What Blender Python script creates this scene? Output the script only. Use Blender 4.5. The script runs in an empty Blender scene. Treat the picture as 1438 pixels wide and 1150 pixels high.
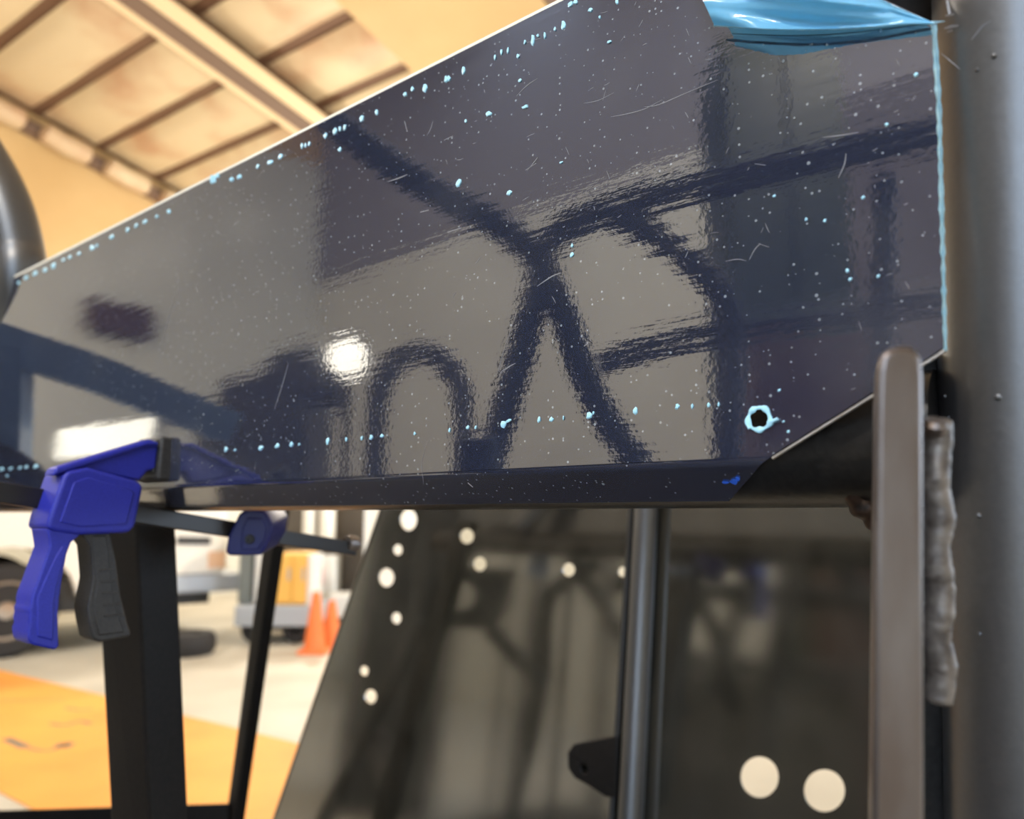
import bpy, bmesh, math, random
from mathutils import Vector, Matrix
random.seed(7)
V = Vector
S = bpy.context.scene
COL = S.collection

# ------------------------------------------------------------------ camera
F = 1080.0
CX, CY = 719.0, 575.0
PITCH = math.radians(7.8)
CAM = V((0.0, 0.0, 1.05))
FWD = V((0, math.cos(PITCH), math.sin(PITCH)))
UPV = V((0, -math.sin(PITCH), math.cos(PITCH)))
RGT = V((1, 0, 0))
cd = bpy.data.cameras.new('camera')
cd.sensor_fit = 'HORIZONTAL'
cd.sensor_width = 36.0
cd.lens = F / 1438.0 * 36.0
cd.clip_start = 0.01
cd.clip_end = 200
cd.dof.use_dof = True
cd.dof.focus_distance = 0.31
cd.dof.aperture_fstop = 8.0
co = bpy.data.objects.new('camera', cd)
COL.objects.link(co)
co.location = CAM
co.rotation_euler = (math.pi / 2 + PITCH, 0, 0)
S.camera = co

# ------------------------------------------------------------------ world, exposure
S.view_settings.view_transform = 'Standard'
S.view_settings.look = 'None'
S.view_settings.gamma = 1.0
S.view_settings.use_curve_mapping = False
S.view_settings.exposure = 0.0
w = bpy.data.worlds.new('sky')
S.world = w
w.use_nodes = True
bg = w.node_tree.nodes['Background']
bg.inputs['Color'].default_value = (0.62, 0.78, 1.0, 1)
bg.inputs['Strength'].default_value = 8.0

# building axes: the sheet and the walls run along D1 / D2
AZ = math.radians(55)
N1 = V((-math.sin(AZ), math.cos(AZ), 0))          # towards the far wall
D2 = V((math.cos(AZ), math.sin(AZ), 0))           # along the far wall
N2 = -D2                                          # towards the wall behind
WALL1, WALL2, WALL3, WALL4 = 9.3, 5.5, 6.5, 11.0


def lamp_at(n1, d2, z, power, size=0.14):
    ld = bpy.data.lights.new('added_lamp_light', 'POINT')
    ld.shadow_soft_size = size
    ld.energy = power
    ld.color = (1.0, 0.9, 0.765)
    o = bpy.data.objects.new('added_lamp_light', ld)
    COL.objects.link(o)
    p = N1 * n1 + D2 * d2
    o.location = (p.x, p.y, z)
    return o


FILL = [(3.2, 5.8, 3.1, 470), (7.0, 6.2, 3.1, 420), (0.0, -3.0, 4.6, 520), (5.2, -0.2, 3.9, 380)]  # unseen lamps added to brighten the room, kept out of view
FILL_LIGHTS = [lamp_at(*b) for b in FILL]

# ------------------------------------------------------------------ picture geometry helpers


def ray(px, py):
    return FWD + RGT * ((px - CX) / F) + UPV * ((CY - py) / F)


def P(px, py, d):
    return CAM + ray(px, py) * d


def hit(px, py, p0, n):
    r = ray(px, py)
    return CAM + r * ((p0 - CAM).dot(n) / r.dot(n))


def G(px, py, z=0.0):
    return hit(px, py, V((0, 0, z)), V((0, 0, 1)))


# the sheet's plane
dh = ray(-637, 723)
dh.z = 0
dh.normalize()                                    # along the sheet, to the far left end
PN = V((-dh.y, dh.x, 0))
if PN.dot(ray(719, 575)) > 0:
    PN = -PN                                      # faces the camera
P0 = P(1320, 629, 0.22)


def PP(px, py, off=0.0):
    return hit(px, py, P0 + PN * off, PN)


def mirror(p):
    return p - PN * (2 * (p - P0).dot(PN))


def R(px, py, d):                                 # where a thing stands that is seen in the sheet
    return mirror(P(px, py, d))


def R2(px, py):                                   # seen in the sheet, standing at the wall behind
    h = PP(px, py)
    r = ray(px, py)
    r = r - PN * (2 * r.dot(PN))
    return h, r


def RW(px, py, dist, n=N2):
    h, r = R2(px, py)
    return h + r * ((dist - (h - V((0, 0, 0))).dot(n)) / r.dot(n))


# ------------------------------------------------------------------ materials


def mat(name, col, rough=0.5, metal=0.0, ior=1.45, emis=None, estr=0.0, trans=0.0, alpha=1.0, coat=0.0):
    m = bpy.data.materials.new(name)
    m.use_nodes = True
    b = m.node_tree.nodes['Principled BSDF']
    b.inputs['Base Color'].default_value = (*col, 1)
    b.inputs['Roughness'].default_value = rough
    b.inputs['Metallic'].default_value = metal
    b.inputs['IOR'].default_value = ior
    b.inputs['Transmission Weight'].default_value = trans
    b.inputs['Alpha'].default_value = alpha
    b.inputs['Coat Weight'].default_value = coat
    if emis:
        b.inputs['Emission Color'].default_value = (*emis, 1)
        b.inputs['Emission Strength'].default_value = estr
    return m


def nodes(m):
    nt = m.node_tree
    return nt, nt.nodes, nt.links, nt.nodes['Principled BSDF']


def noisy(m, scale, c1, c2, lo=0.35, hi=0.65, bump=0.0, stretch=(1, 1, 1), rotz=0.0, detail=6, rough=None):
    """vary a material's own colour (grain, stains) with noise, plus fine relief"""
    nt, N, L, b = nodes(m)
    tc = N.new('ShaderNodeTexCoord')
    mp = N.new('ShaderNodeMapping')
    mp.vector_type = 'POINT'
    mp.inputs['Rotation'].default_value = (0, 0, rotz)
    m2 = N.new('ShaderNodeMapping')
    m2.inputs['Scale'].default_value = stretch
    no = N.new('ShaderNodeTexNoise')
    no.inputs['Scale'].default_value = scale
    no.inputs['Detail'].default_value = detail
    cr = N.new('ShaderNodeValToRGB')
    cr.color_ramp.elements[0].position = lo
    cr.color_ramp.elements[1].position = hi
    cr.color_ramp.elements[0].color = (*c1, 1)
    cr.color_ramp.elements[1].color = (*c2, 1)
    L.new(tc.outputs['Object'], mp.inputs['Vector'])
    L.new(mp.outputs['Vector'], m2.inputs['Vector'])
    L.new(m2.outputs['Vector'], no.inputs['Vector'])
    L.new(no.outputs['Fac'], cr.inputs['Fac'])
    L.new(cr.outputs['Color'], b.inputs['Base Color'])
    if bump:
        bp = N.new('ShaderNodeBump')
        bp.inputs['Strength'].default_value = bump
        bp.inputs['Distance'].default_value = 0.002
        L.new(no.outputs['Fac'], bp.inputs['Height'])
        L.new(bp.outputs['Normal'], b.inputs['Normal'])
    if rough:
        mr = N.new('ShaderNodeMapRange')
        mr.inputs['To Min'].default_value = rough[0]
        mr.inputs['To Max'].default_value = rough[1]
        L.new(no.outputs['Fac'], mr.inputs['Value'])
        L.new(mr.outputs['Result'], b.inputs['Roughness'])
    return m


M = {}
M['paint'] = noisy(mat('black_tube_paint', (0.03, 0.028, 0.027), 0.33), 400, (0.010, 0.0095, 0.009), (0.018, 0.0165, 0.0155), bump=0.08, rough=(0.26, 0.4))
M['pillar'] = noisy(mat('pillar_paint', (0.02, 0.019, 0.019), 0.42, ior=2.05), 500, (0.018, 0.017, 0.017), (0.028, 0.026, 0.026), bump=0.03, rough=(0.36, 0.46))
M['cage'] = mat('cage_black_paint', (0.008, 0.009, 0.012), 0.5)
M['square'] = noisy(mat('square_tube_paint', (0.02, 0.018, 0.016), 0.5, ior=1.3), 300, (0.005, 0.004, 0.0035), (0.010, 0.008, 0.007), bump=0.03)
M['tab'] = noisy(mat('bare_steel_tab', (0.2, 0.18, 0.165), 0.36, 0.85), 60, (0.15, 0.115, 0.095), (0.23, 0.21, 0.205), bump=0.1, stretch=(1, 1, 0.25))
M['weld'] = noisy(mat('weld_metal', (0.14, 0.12, 0.1), 0.45, 0.4), 260, (0.09, 0.072, 0.06), (0.22, 0.185, 0.155), bump=0.2)
M['weld_dark'] = noisy(mat('dark_weld', (0.03, 0.02, 0.018), 0.35, 0.3), 220, (0.012, 0.01, 0.01), (0.08, 0.045, 0.03), bump=0.4)
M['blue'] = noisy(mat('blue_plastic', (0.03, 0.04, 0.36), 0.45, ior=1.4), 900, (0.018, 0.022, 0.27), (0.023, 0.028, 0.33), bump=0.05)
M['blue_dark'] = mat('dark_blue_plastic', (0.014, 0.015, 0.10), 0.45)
M['rubber'] = noisy(mat('black_rubber', (0.02, 0.018, 0.016), 0.55), 700, (0.018, 0.016, 0.015), (0.034, 0.03, 0.026), bump=0.1)
M['bar'] = mat('black_oxide_bar', (0.035, 0.032, 0.03), 0.4, 0.4)
M['flake'] = mat('pale_blue_film_flake', (0.40, 0.72, 0.86), 0.4)
M['edge_film'] = noisy(mat('film_edge', (0.40, 0.72, 0.86), 0.45), 300, (0.28, 0.58, 0.76), (0.5, 0.8, 0.92), bump=0.2)
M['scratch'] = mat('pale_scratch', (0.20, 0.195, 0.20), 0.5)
M['edge_bright'] = noisy(mat('cut_aluminium_edge', (0.8, 0.78, 0.74), 0.35, 0.9), 100, (0.6, 0.57, 0.52), (0.85, 0.82, 0.78))
M['chip'] = mat('bright_blue_film_scrap', (0.03, 0.14, 0.72), 0.4)
M['insul'] = noisy(mat('insulation_facing', (0.7, 0.52, 0.31), 0.55), 1.3, (0.48, 0.30, 0.18), (0.60, 0.48, 0.31), lo=0.33, hi=0.52, bump=0.0)
M['seam'] = mat('brown_seam_tape', (0.16, 0.085, 0.05), 0.7)
M['beam'] = mat('brown_steel_beam', (0.17, 0.11, 0.08), 0.6)
M['flange'] = mat('cream_beam_flange', (0.75, 0.57, 0.36), 0.5)
M['tan'] = noisy(mat('tan_wall_liner', (0.70, 0.47, 0.21), 0.6), 0.8, (0.50, 0.33, 0.145), (0.57, 0.39, 0.185))
M['grey_wall'] = noisy(mat('beige_wall_sheet', (0.5, 0.46, 0.38), 0.6), 0.7, (0.56, 0.545, 0.47), (0.63, 0.615, 0.535))
M['dark_wall'] = mat('dark_wall_liner', (0.22, 0.205, 0.21), 0.7)
M['concrete'] = noisy(mat('concrete', (0.62, 0.58, 0.48), 0.5), 1.6, (0.46, 0.43, 0.355), (0.58, 0.545, 0.455), bump=0.05)
M['mat'] = noisy(mat('orange_floor_mat', (0.86, 0.36, 0.055), 0.6), 1.1, (0.76, 0.29, 0.05), (0.9, 0.41, 0.075), bump=0.0)
M['mat_ink'] = mat('faded_dark_ink', (0.2, 0.17, 0.13), 0.7)
M['white'] = mat('white_car_paint', (0.84, 0.80, 0.70), 0.25, coat=0.5)
M['whitebox'] = mat('white_plastic', (0.78, 0.79, 0.76), 0.4)
M['glass'] = mat('dark_car_glass', (0.02, 0.025, 0.03), 0.05)
M['tyre'] = mat('tyre_rubber', (0.025, 0.023, 0.022), 0.75)
M['rim'] = mat('wheel_rim', (0.45, 0.40, 0.33), 0.35, 0.7)
M['lampred'] = mat('tail_lamp_red', (0.55, 0.06, 0.03), 0.3)
M['steelgrey'] = mat('galvanised_deck', (0.42, 0.45, 0.48), 0.45, 0.3)
M['darkmetal'] = mat('dark_machine_metal', (0.035, 0.033, 0.03), 0.5)
M['greybin'] = mat('grey_green_plastic', (0.16, 0.18, 0.17), 0.5)
M['yellow'] = mat('amber_cabinet', (0.85, 0.48, 0.10), 0.45)
M['orange'] = mat('orange_plastic', (0.86, 0.20, 0.045), 0.5)
M['red'] = mat('red_plastic', (0.6, 0.05, 0.06), 0.45)
M['cabinet'] = mat('dark_brown_grey_cabinet', (0.085, 0.07, 0.052), 0.6)
M['green'] = mat('dark_green_locker', (0.012, 0.024, 0.017), 0.5)
M['maroon'] = mat('maroon_box', (0.06, 0.026, 0.022), 0.6)
M['led'] = mat('lit_led_face', (1, 0.95, 0.85), 0.4, emis=(1.0, 0.93, 0.76), estr=4.2)
M['bulb'] = mat('lit_work_light', (1, 0.95, 0.85), 0.4, emis=(1.0, 0.93, 0.78), estr=4.5)
M['outside'] = mat('pale_asphalt', (0.35, 0.35, 0.34), 0.8)


def sheet_material():
    m = mat('film_covered_dark_sheet', (0.012, 0.014, 0.03), 0.06, ior=2.75)
    nt, N, L, b = nodes(m)
    tc = N.new('ShaderNodeTexCoord')
    mp = N.new('ShaderNodeMapping')
    mp.inputs['Rotation'].default_value = (0, 0, -math.atan2(dh.y, dh.x))
    L.new(tc.outputs['Object'], mp.inputs['Vector'])      # x along the sheet, z up
    def scaled(sx, sy, sz):
        q = N.new('ShaderNodeMapping')
        q.inputs['Scale'].default_value = (sx, sy, sz)
        L.new(mp.outputs['Vector'], q.inputs['Vector'])
        return q.outputs['Vector']
    def noise(vec, scale, detail=3):
        n = N.new('ShaderNodeTexNoise')
        n.inputs['Scale'].default_value = scale
        n.inputs['Detail'].default_value = detail
        L.new(vec, n.inputs['Vector'])
        return n.outputs['Fac']
    def ramp(v, a, c):
        r = N.new('ShaderNodeMapRange')
        r.inputs['From Min'].default_value = a
        r.inputs['From Max'].default_value = c
        L.new(v, r.inputs['Value'])
        return r.outputs['Result']
    def op(kind, a, c):
        q = N.new('ShaderNodeMath')
        q.operation = kind
        for i, x in enumerate((a, c)):
            if isinstance(x, (int, float)):
                q.inputs[i].default_value = x
            else:
                L.new(x, q.inputs[i])
        return q.outputs[0]
    # film ripple, drawn out along the rolling direction, and a fine orange peel
    ripple = noise(scaled(14, 14, 160), 1.0, 4)
    peel = noise(scaled(1, 1, 1), 420, 2)
    h = op('ADD', op('MULTIPLY', ripple, 0.8), op('MULTIPLY', peel, 0.22))
    bp = N.new('ShaderNodeBump')
    bp.inputs['Strength'].default_value = 0.075
    bp.inputs['Distance'].default_value = 0.0012
    L.new(h, bp.inputs['Height'])
    L.new(bp.outputs['Normal'], b.inputs['Normal'])
    # rubbed patches: rougher film
    rub = ramp(noise(scaled(9, 9, 14), 1.0, 5), 0.5, 0.75)
    L.new(op('ADD', 0.035, op('MULTIPLY', rub, 0.07)), b.inputs['Roughness'])
    # specks of dust and film crumbs
    def specks(scale, r, keep):
        vo = N.new('ShaderNodeTexVoronoi')
        vo.inputs['Scale'].default_value = scale
        vo.inputs['Randomness'].default_value = 1.0
        L.new(mp.outputs['Vector'], vo.inputs['Vector'])
        sx = N.new('ShaderNodeSeparateColor')
        L.new(vo.outputs['Color'], sx.inputs['Color'])
        size = op('MULTIPLY', ramp(sx.outputs[0], keep, 1.0), r)
        return op('LESS_THAN', vo.outputs['Distance'], size)
    sp = op('MAXIMUM', specks(420, 0.21, 0.40), specks(130, 0.09, 0.72))
    # fine hairline scratches
    hair = ramp(noise(scaled(25, 25, 900), 1.0, 2), 0.66, 0.72)
    where = ramp(noise(scaled(7, 7, 7), 1.0, 2), 0.5, 0.65)
    hz = op('MULTIPLY', op('MULTIPLY', hair, where), 0.35)
    mx = N.new('ShaderNodeMix')
    mx.data_type = 'RGBA'
    mx.inputs['A'].default_value = (0.020, 0.024, 0.044, 1)
    mx.inputs['B'].default_value = (0.14, 0.135, 0.14, 1)
    haze = ramp(noise(scaled(11, 11, 16), 1.0, 6), 0.54, 0.8)
    L.new(op('ADD', hz, op('MULTIPLY', haze, 0.35)), mx.inputs['Factor'])
    m2 = N.new('ShaderNodeMix')
    m2.data_type = 'RGBA'
    m2.inputs['B'].default_value = (0.42, 0.46, 0.48, 1)
    L.new(mx.outputs['Result'], m2.inputs['A'])
    L.new(op('MULTIPLY', sp, 0.6), m2.inputs['Factor'])
    L.new(m2.outputs['Result'], b.inputs['Base Color'])
    return m


M['sheet'] = sheet_material()


def rear_sheet_material():
    m = mat('dull_dark_rear_sheet', (0.02, 0.018, 0.013), 0.1, ior=2.9)
    noisy(m, 30, (0.016, 0.0145, 0.010), (0.036, 0.032, 0.024), lo=0.35, hi=0.75, bump=0.0, stretch=(1, 1, 0.5), rough=(0.07, 0.13))
    return m


M['rear'] = rear_sheet_material()


def film_material():
    m = mat('blue_protective_film', (0.28, 0.70, 1.0), 0.16, coat=0.4)
    nt, N, L, b = nodes(m)
    tr = N.new('ShaderNodeBsdfTranslucent')
    tr.inputs['Color'].default_value = (0.3, 0.75, 1.0, 1)
    ms = N.new('ShaderNodeMixShader')
    ms.inputs['Fac'].default_value = 0.45
    out = N['Material Output']
    L.new(b.outputs['BSDF'], ms.inputs[1])
    L.new(tr.outputs['BSDF'], ms.inputs[2])
    L.new(ms.outputs['Shader'], out.inputs['Surface'])
    return m


M['film'] = film_material()

# ------------------------------------------------------------------ mesh helpers


def thing(name, label, cat, base, group=None):
    o = bpy.data.objects.new(name, None)
    o.empty_display_size = 0.05
    COL.objects.link(o)
    o.location = base
    o['label'] = label
    o['category'] = cat
    if group:
        o['group'] = group
    return o


def root_loc(parent):
    p = V((0, 0, 0))
    while parent is not None:
        p += parent.location
        parent = parent.parent
    return p


def obj(name, bm, m, parent=None, base=None, smooth=True, label=None, cat=None, group=None, kind=None, bevel=0.0, sharp=40, seg=2):
    """bm holds world coordinates"""
    bmesh.ops.recalc_face_normals(bm, faces=bm.faces[:])
    loc = V(base) if base is not None else V((0, 0, 0))
    off = loc + root_loc(parent)
    bmesh.ops.translate(bm, verts=bm.verts[:], vec=-off)
    me = bpy.data.meshes.new(name)
    for f in bm.faces:
        f.smooth = smooth
    if smooth:
        lim = math.radians(sharp)
        for e in bm.edges:
            if len(e.link_faces) == 2 and e.calc_face_angle(0) > lim:
                e.smooth = False
    bm.to_mesh(me)
    bm.free()
    o = bpy.data.objects.new(name, me)
    COL.objects.link(o)
    me.materials.append(m)
    o.location = loc
    if parent is not None:
        o.parent = parent
    if label:
        o['label'] = label
    if cat:
        o['category'] = cat
    if group:
        o['group'] = group
    if kind:
        o['kind'] = kind
    if bevel:
        md = o.modifiers.new('bevel', 'BEVEL')
        md.width = bevel
        md.segments = seg
        md.limit_method = 'ANGLE'
        md.angle_limit = math.radians(35)
    return o


def nb():
    return bmesh.new()


def box(bm, c, ax, ay, az, hx, hy, hz):
    vs = []
    for sx in (-1, 1):
        for sy in (-1, 1):
            for sz in (-1, 1):
                vs.append(bm.verts.new(V(c) + ax * (hx * sx) + ay * (hy * sy) + az * (hz * sz)))
    for f in ((0, 1, 3, 2), (4, 6, 7, 5), (0, 4, 5, 1), (2, 3, 7, 6), (0, 2, 6, 4), (1, 5, 7, 3)):
        bm.faces.new([vs[i] for i in f])


EX, EY, EZ = V((1, 0, 0)), V((0, 1, 0)), V((0, 0, 1))


def wbox(bm, a, b):
    c = [(a[i] + b[i]) / 2 for i in range(3)]
    h = [abs(b[i] - a[i]) / 2 for i in range(3)]
    box(bm, c, EX, EY, EZ, *h)


def bbox(bm, n1, d2, z):
    """box in building axes; each argument a (low, high) pair"""
    c = N1 * ((n1[0] + n1[1]) / 2) + D2 * ((d2[0] + d2[1]) / 2) + EZ * ((z[0] + z[1]) / 2)
    box(bm, c, N1, D2, EZ, abs(n1[1] - n1[0]) / 2, abs(d2[1] - d2[0]) / 2, abs(z[1] - z[0]) / 2)


def prism(bm, pts, vec):
    """closed polygon of 3D points extruded along vec"""
    a = [bm.verts.new(p) for p in pts]
    b = [bm.verts.new(V(p) + vec) for p in pts]
    n = len(pts)
    bm.faces.new(a)
    bm.faces.new(b[::-1])
    for i in range(n):
        bm.faces.new((a[i], b[i], b[(i + 1) % n], a[(i + 1) % n]))


def smooth_path(pts, n=8):
    pts = [V(p) for p in pts]
    if len(pts) < 3:
        return pts
    e = [pts[0] * 2 - pts[1]] + pts + [pts[-1] * 2 - pts[-2]]
    out = []
    for i in range(1, len(e) - 2):
        a, b, c, d = e[i - 1], e[i], e[i + 1], e[i + 2]
        for k in range(n):
            t = k / n
            out.append(0.5 * ((2 * b) + (c - a) * t + (2 * a - 5 * b + 4 * c - d) * t * t + (3 * b - a - 3 * c + d) * t ** 3))
    out.append(pts[-1])
    return out


def tube(bm, pts, r, segs=24, n=8, radii=None, square=False, up=None):
    pts = smooth_path(pts, n) if n else [V(p) for p in pts]
    t = (pts[1] - pts[0]).normalized()
    u = up if up is not None else (EZ if abs(t.z) < 0.9 else EX)
    x = t.cross(u).normalized()
    rings = []
    for i, p in enumerate(pts):
        t = (pts[min(i + 1, len(pts) - 1)] - pts[max(i - 1, 0)]).normalized()
        x = (x - t * x.dot(t)).normalized()
        y = t.cross(x)
        rr = radii[i] if radii else r
        ring = []
        if square:
            for sx, sy in ((-1, -1), (1, -1), (1, 1), (-1, 1)):
                ring.append(bm.verts.new(p + x * (rr * sx) + y * (rr * sy)))
        else:
            for k in range(segs):
                a = 2 * math.pi * k / segs
                ring.append(bm.verts.new(p + x * (rr * math.cos(a)) + y * (rr * math.sin(a))))
        rings.append(ring)
    m = len(rings[0])
    for a, b in zip(rings, rings[1:]):
        for k in range(m):
            bm.faces.new((a[k], a[(k + 1) % m], b[(k + 1) % m], b[k]))
    bm.faces.new(rings[0][::-1])
    bm.faces.new(rings[-1])


def lathe(bm, c, axis, prof, segs=28):
    """prof: (radius, height) pairs along axis"""
    axis = axis.normalized()
    u = EZ if abs(axis.z) < 0.9 else EX
    x = axis.cross(u).normalized()
    y = axis.cross(x)
    rings = []
    for r, h in prof:
        if r < 1e-6:
            rings.append([bm.verts.new(V(c) + axis * h)])
        else:
            rings.append([bm.verts.new(V(c) + axis * h + x * (r * math.cos(2 * math.pi * k / segs)) + y * (r * math.sin(2 * math.pi * k / segs))) for k in range(segs)])
    for a, b in zip(rings, rings[1:]):
        for k in range(segs):
            k2 = (k + 1) % segs
            if len(a) == 1 and len(b) == 1:
                continue
            if len(a) == 1:
                bm.faces.new((a[0], b[k], b[k2]))
            elif len(b) == 1:
                bm.faces.new((a[k], b[0], a[k2]))
            else:
                bm.faces.new((a[k], b[k], b[k2], a[k2]))
    if len(rings[0]) > 1:
        bm.faces.new(rings[0][::-1])
    if len(rings[-1]) > 1:
        bm.faces.new(rings[-1])


def plate(outline, holes, org, ax, ay, th):
    """flat plate in the plane (org, ax, ay) with holes, thickness th centred; returns a bmesh in world space"""
    cu = bpy.data.curves.new('tmp', 'CURVE')
    cu.dimensions = '2D'
    cu.fill_mode = 'BOTH'
    cu.extrude = th / 2
    def spl(pts):
        s = cu.splines.new('POLY')
        s.points.add(len(pts) - 1)
        for i, p in enumerate(pts):
            q = V(p) - org
            s.points[i].co = (q.dot(ax), q.dot(ay), 0, 1)
        s.use_cyclic_u = True
    spl(outline)
    for h in holes:
        spl(h)
    o = bpy.data.objects.new('tmp', cu)
    COL.objects.link(o)
    dg = bpy.context.evaluated_depsgraph_get()
    me = bpy.data.meshes.new_from_object(o.evaluated_get(dg))
    bm = bmesh.new()
    bm.from_mesh(me)
    bmesh.ops.remove_doubles(bm, verts=bm.verts[:], dist=1e-6)
    az = ax.cross(ay)
    mw = Matrix(((ax.x, ay.x, az.x, org.x), (ax.y, ay.y, az.y, org.y), (ax.z, ay.z, az.z, org.z), (0, 0, 0, 1)))
    bm.transform(mw)
    bpy.data.objects.remove(o)
    bpy.data.curves.remove(cu)
    bpy.data.meshes.remove(me)
    return bm


# ------------------------------------------------------------------ the room
ROOF_P = V((-5.25, 8.73, 5.45))
SLOPE = math.tan(math.radians(9.5))
RD2 = (D2 - EZ * SLOPE).normalized()              # down the roof
RN = N1.cross(RD2)
RN = RN if RN.z > 0 else -RN                      # roof normal, upwards


def roof_z(p):
    return ROOF_P.z - (V(p) - ROOF_P).dot(D2) * SLOPE


def C3(px, py, off=0.0):
    return hit(px, py, ROOF_P - RN * off, RN)


def struct(name, bm, m, parent=None, **k):
    o = obj(name, bm, m, parent, smooth=False, **k)
    if parent is None:
        o['kind'] = 'structure'
    return o


bm = nb()
bbox(bm, (-WALL3 - 8, WALL1 + 0.3), (-WALL2 - 0.3, WALL4), (-0.12, 0.0))
struct('floor', bm, M['concrete'])
bm = nb()
bbox(bm, (-30, 25), (-40, 30), (-0.5, -0.13))
struct('ground', bm, M['outside'])

# roof deck: a slab with the insulation bays, seams and beams below it as parts
bm = nb()
HN, HD = (0.5, 5.6), (-5.3, -2.2)                 # an open rooflight
for (na, nb2), (da, db) in (((-WALL3, WALL1 + 0.2), (HD[1], WALL4)), ((-WALL3, WALL1 + 0.2), (-WALL2 - 0.2, HD[0])), ((-WALL3, HN[0]), HD), ((HN[1], WALL1 + 0.2), HD)):
    corners = [N1 * a + D2 * b for a, b in ((na, da), (nb2, da), (nb2, db), (na, db))]
    prism(bm, [V((c.x, c.y, roof_z(c) + 0.10)) for c in corners], V((0, 0, 0.08)))
ceiling = struct('ceiling', bm, M['seam'])


def rcoord(p):
    return (V(p) - ROOF_P).dot(N1), (V(p) - ROOF_P).dot(RD2)


def rp(a, b, off=0.0):
    return ROOF_P + N1 * a + RD2 * b - RN * off


def pillow(name, a0, a1, b0, b1, sag):
    """one bay of sagging faced insulation between purlin (a) lines and seams (b)"""
    bm = nb()
    n = 6
    g = 0.10
    grid = []
    for i in range(n + 1):
        row = []
        for j in range(n + 1):
            u, v = i / n, j / n
            s = (1 - (2 * u - 1) ** 4) * (1 - (2 * v - 1) ** 4)
            s = s * sag + random.uniform(-0.006, 0.006)
            row.append(bm.verts.new(rp(a0 + g + (a1 - a0 - 2 * g) * u, b0 + g * 0.6 + (b1 - b0 - 1.2 * g) * v, s - 0.08)))
        grid.append(row)
    for i in range(n):
        for j in range(n):
            bm.faces.new((grid[i][j], grid[i + 1][j], grid[i + 1][j + 1], grid[i][j + 1]))
    return obj(name, bm, M['insul'], ceiling, smooth=True, sharp=180)


# purlin lines: at constant n1 ; read their places off the photograph
aB = rcoord(C3(330, 86))[0]                       # the beam line seen in the picture
aE = rcoord(C3(110, 207))[0]                      # the eave line by the far wall
s1 = rcoord(C3(130, 114))[1]
s2 = rcoord(C3(240, 168))[1]
s0 = rcoord(C3(25, 58))[1]
pitch_s = abs(s2 - s0) / 2.0
span = aE - aB
if abs(span) < 0.5:
    span = 1.6
a_lines = [aE]
a = aB
a_edges = [aE, aB]
while a - span > -WALL1 - WALL3:
    a -= span
    a_edges.append(a)
b_start = s1
ks = range(-14, 14)
for ia in range(len(a_edges) - 1):
    hi_, lo_ = a_edges[ia], a_edges[ia + 1]
    for k in ks:
        b0 = b_start + k * pitch_s
        mid = rp((hi_ + lo_) / 2, b0 + pitch_s / 2)
        q = mid.dot(D2)
        if q < -WALL2 or q > WALL4 - 0.5:
            continue
        qn = mid.dot(N1)
        if HN[0] - 0.6 < qn < HN[1] + 0.6 and HD[0] - 0.5 < q < HD[1] + 0.5:
            continue
        pillow('insulation_bay', lo_ + 0.04, hi_ - 0.04, b0, b0 + pitch_s, 0.10)
for a in a_edges[1:]:
    # purlin: a brown channel with a pale lip on each side
    b0, b1 = -12.0, 9.0
    bm = nb()
    box(bm, rp(a, (b0 + b1) / 2, 0.06), N1, RD2, RN, 0.10, (b1 - b0) / 2, 0.10)
    beam = obj('purlin', bm, M['beam'], ceiling, smooth=False)
    for da, hw in ((0.17, 0.05), (-0.21, 0.10)):
        bm = nb()
        box(bm, rp(a + da, (b0 + b1) / 2, 0.13), N1, RD2, RN, hw, (b1 - b0) / 2, 0.015)
        obj('purlin_flange', bm, M['flange'], beam, smooth=False)
# deep tan rafter
aR = rcoord(C3(560, 44))[0]
bm = nb()
box(bm, rp(aR - 0.75, -1.5, 0.16), N1, RD2, RN, 0.75, 10.5, 0.10)
obj('rafter', bm, M['tan'], ceiling, smooth=False)
bm = nb()
box(bm, rp(aR - 1.6, -1.5, 0.12), N1, RD2, RN, 0.08, 10.5, 0.14)
obj('purlin', bm, M['beam'], ceiling, smooth=False)

# far wall
bm = nb()
top = 7.0
cw = [N1 * WALL1 + D2 * b for b in (-WALL2 - 0.2, WALL4)]
pts = [V((cw[0].x, cw[0].y, 0)), V((cw[1].x, cw[1].y, 0)), V((cw[1].x, cw[1].y, roof_z(cw[1]) + 0.1)), V((cw[0].x, cw[0].y, roof_z(cw[0]) + 0.1))]
prism(bm, pts, N1 * 0.2)
struct('wall_back', bm, M['tan'])
bm = nb()
bbox(bm, (WALL1 - 0.03, WALL1), (-WALL2, WALL4 - 0.2), (0.0, 3.9))
struct('wall_back_lower', bm, M['grey_wall'])
bm = nb()
bbox(bm, (WALL1 - 0.03, WALL1), (-WALL2, -1.5), (3.9, 6.1))
struct('wall_back_upper', bm, M['grey_wall'])
# the rail along the top of the far wall, brown with tufts of insulation squeezed over it
bm = nb()
box(bm, rp(WALL1 - ROOF_P.dot(N1) - 0.06, 0, 0.12), N1, RD2, RN, 0.06, 9.0, 0.07)
struct('trim_1', bm, M['beam'])
for k in ks:
    b0 = b_start + k * pitch_s
    q = rp(0, b0).dot(D2)
    if q < 1 or q > 7.5:
        continue
    bm = nb()
    tube(bm, [rp(WALL1 - ROOF_P.dot(N1) - 0.16, b0 + pitch_s * t, 0.10 + 0.05 * math.sin(math.pi * t)) for t in (0.12, 0.3, 0.5, 0.7, 0.88)],
         0.07, 10, 3, radii=[0.05] + [0.12] * 11 + [0.05])
    obj('insulation_tuft', bm, M['insul'], ceiling)

# wall behind the camera with two open overhead doors; s runs from the middle towards the far wall
ST = 4.3


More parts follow.
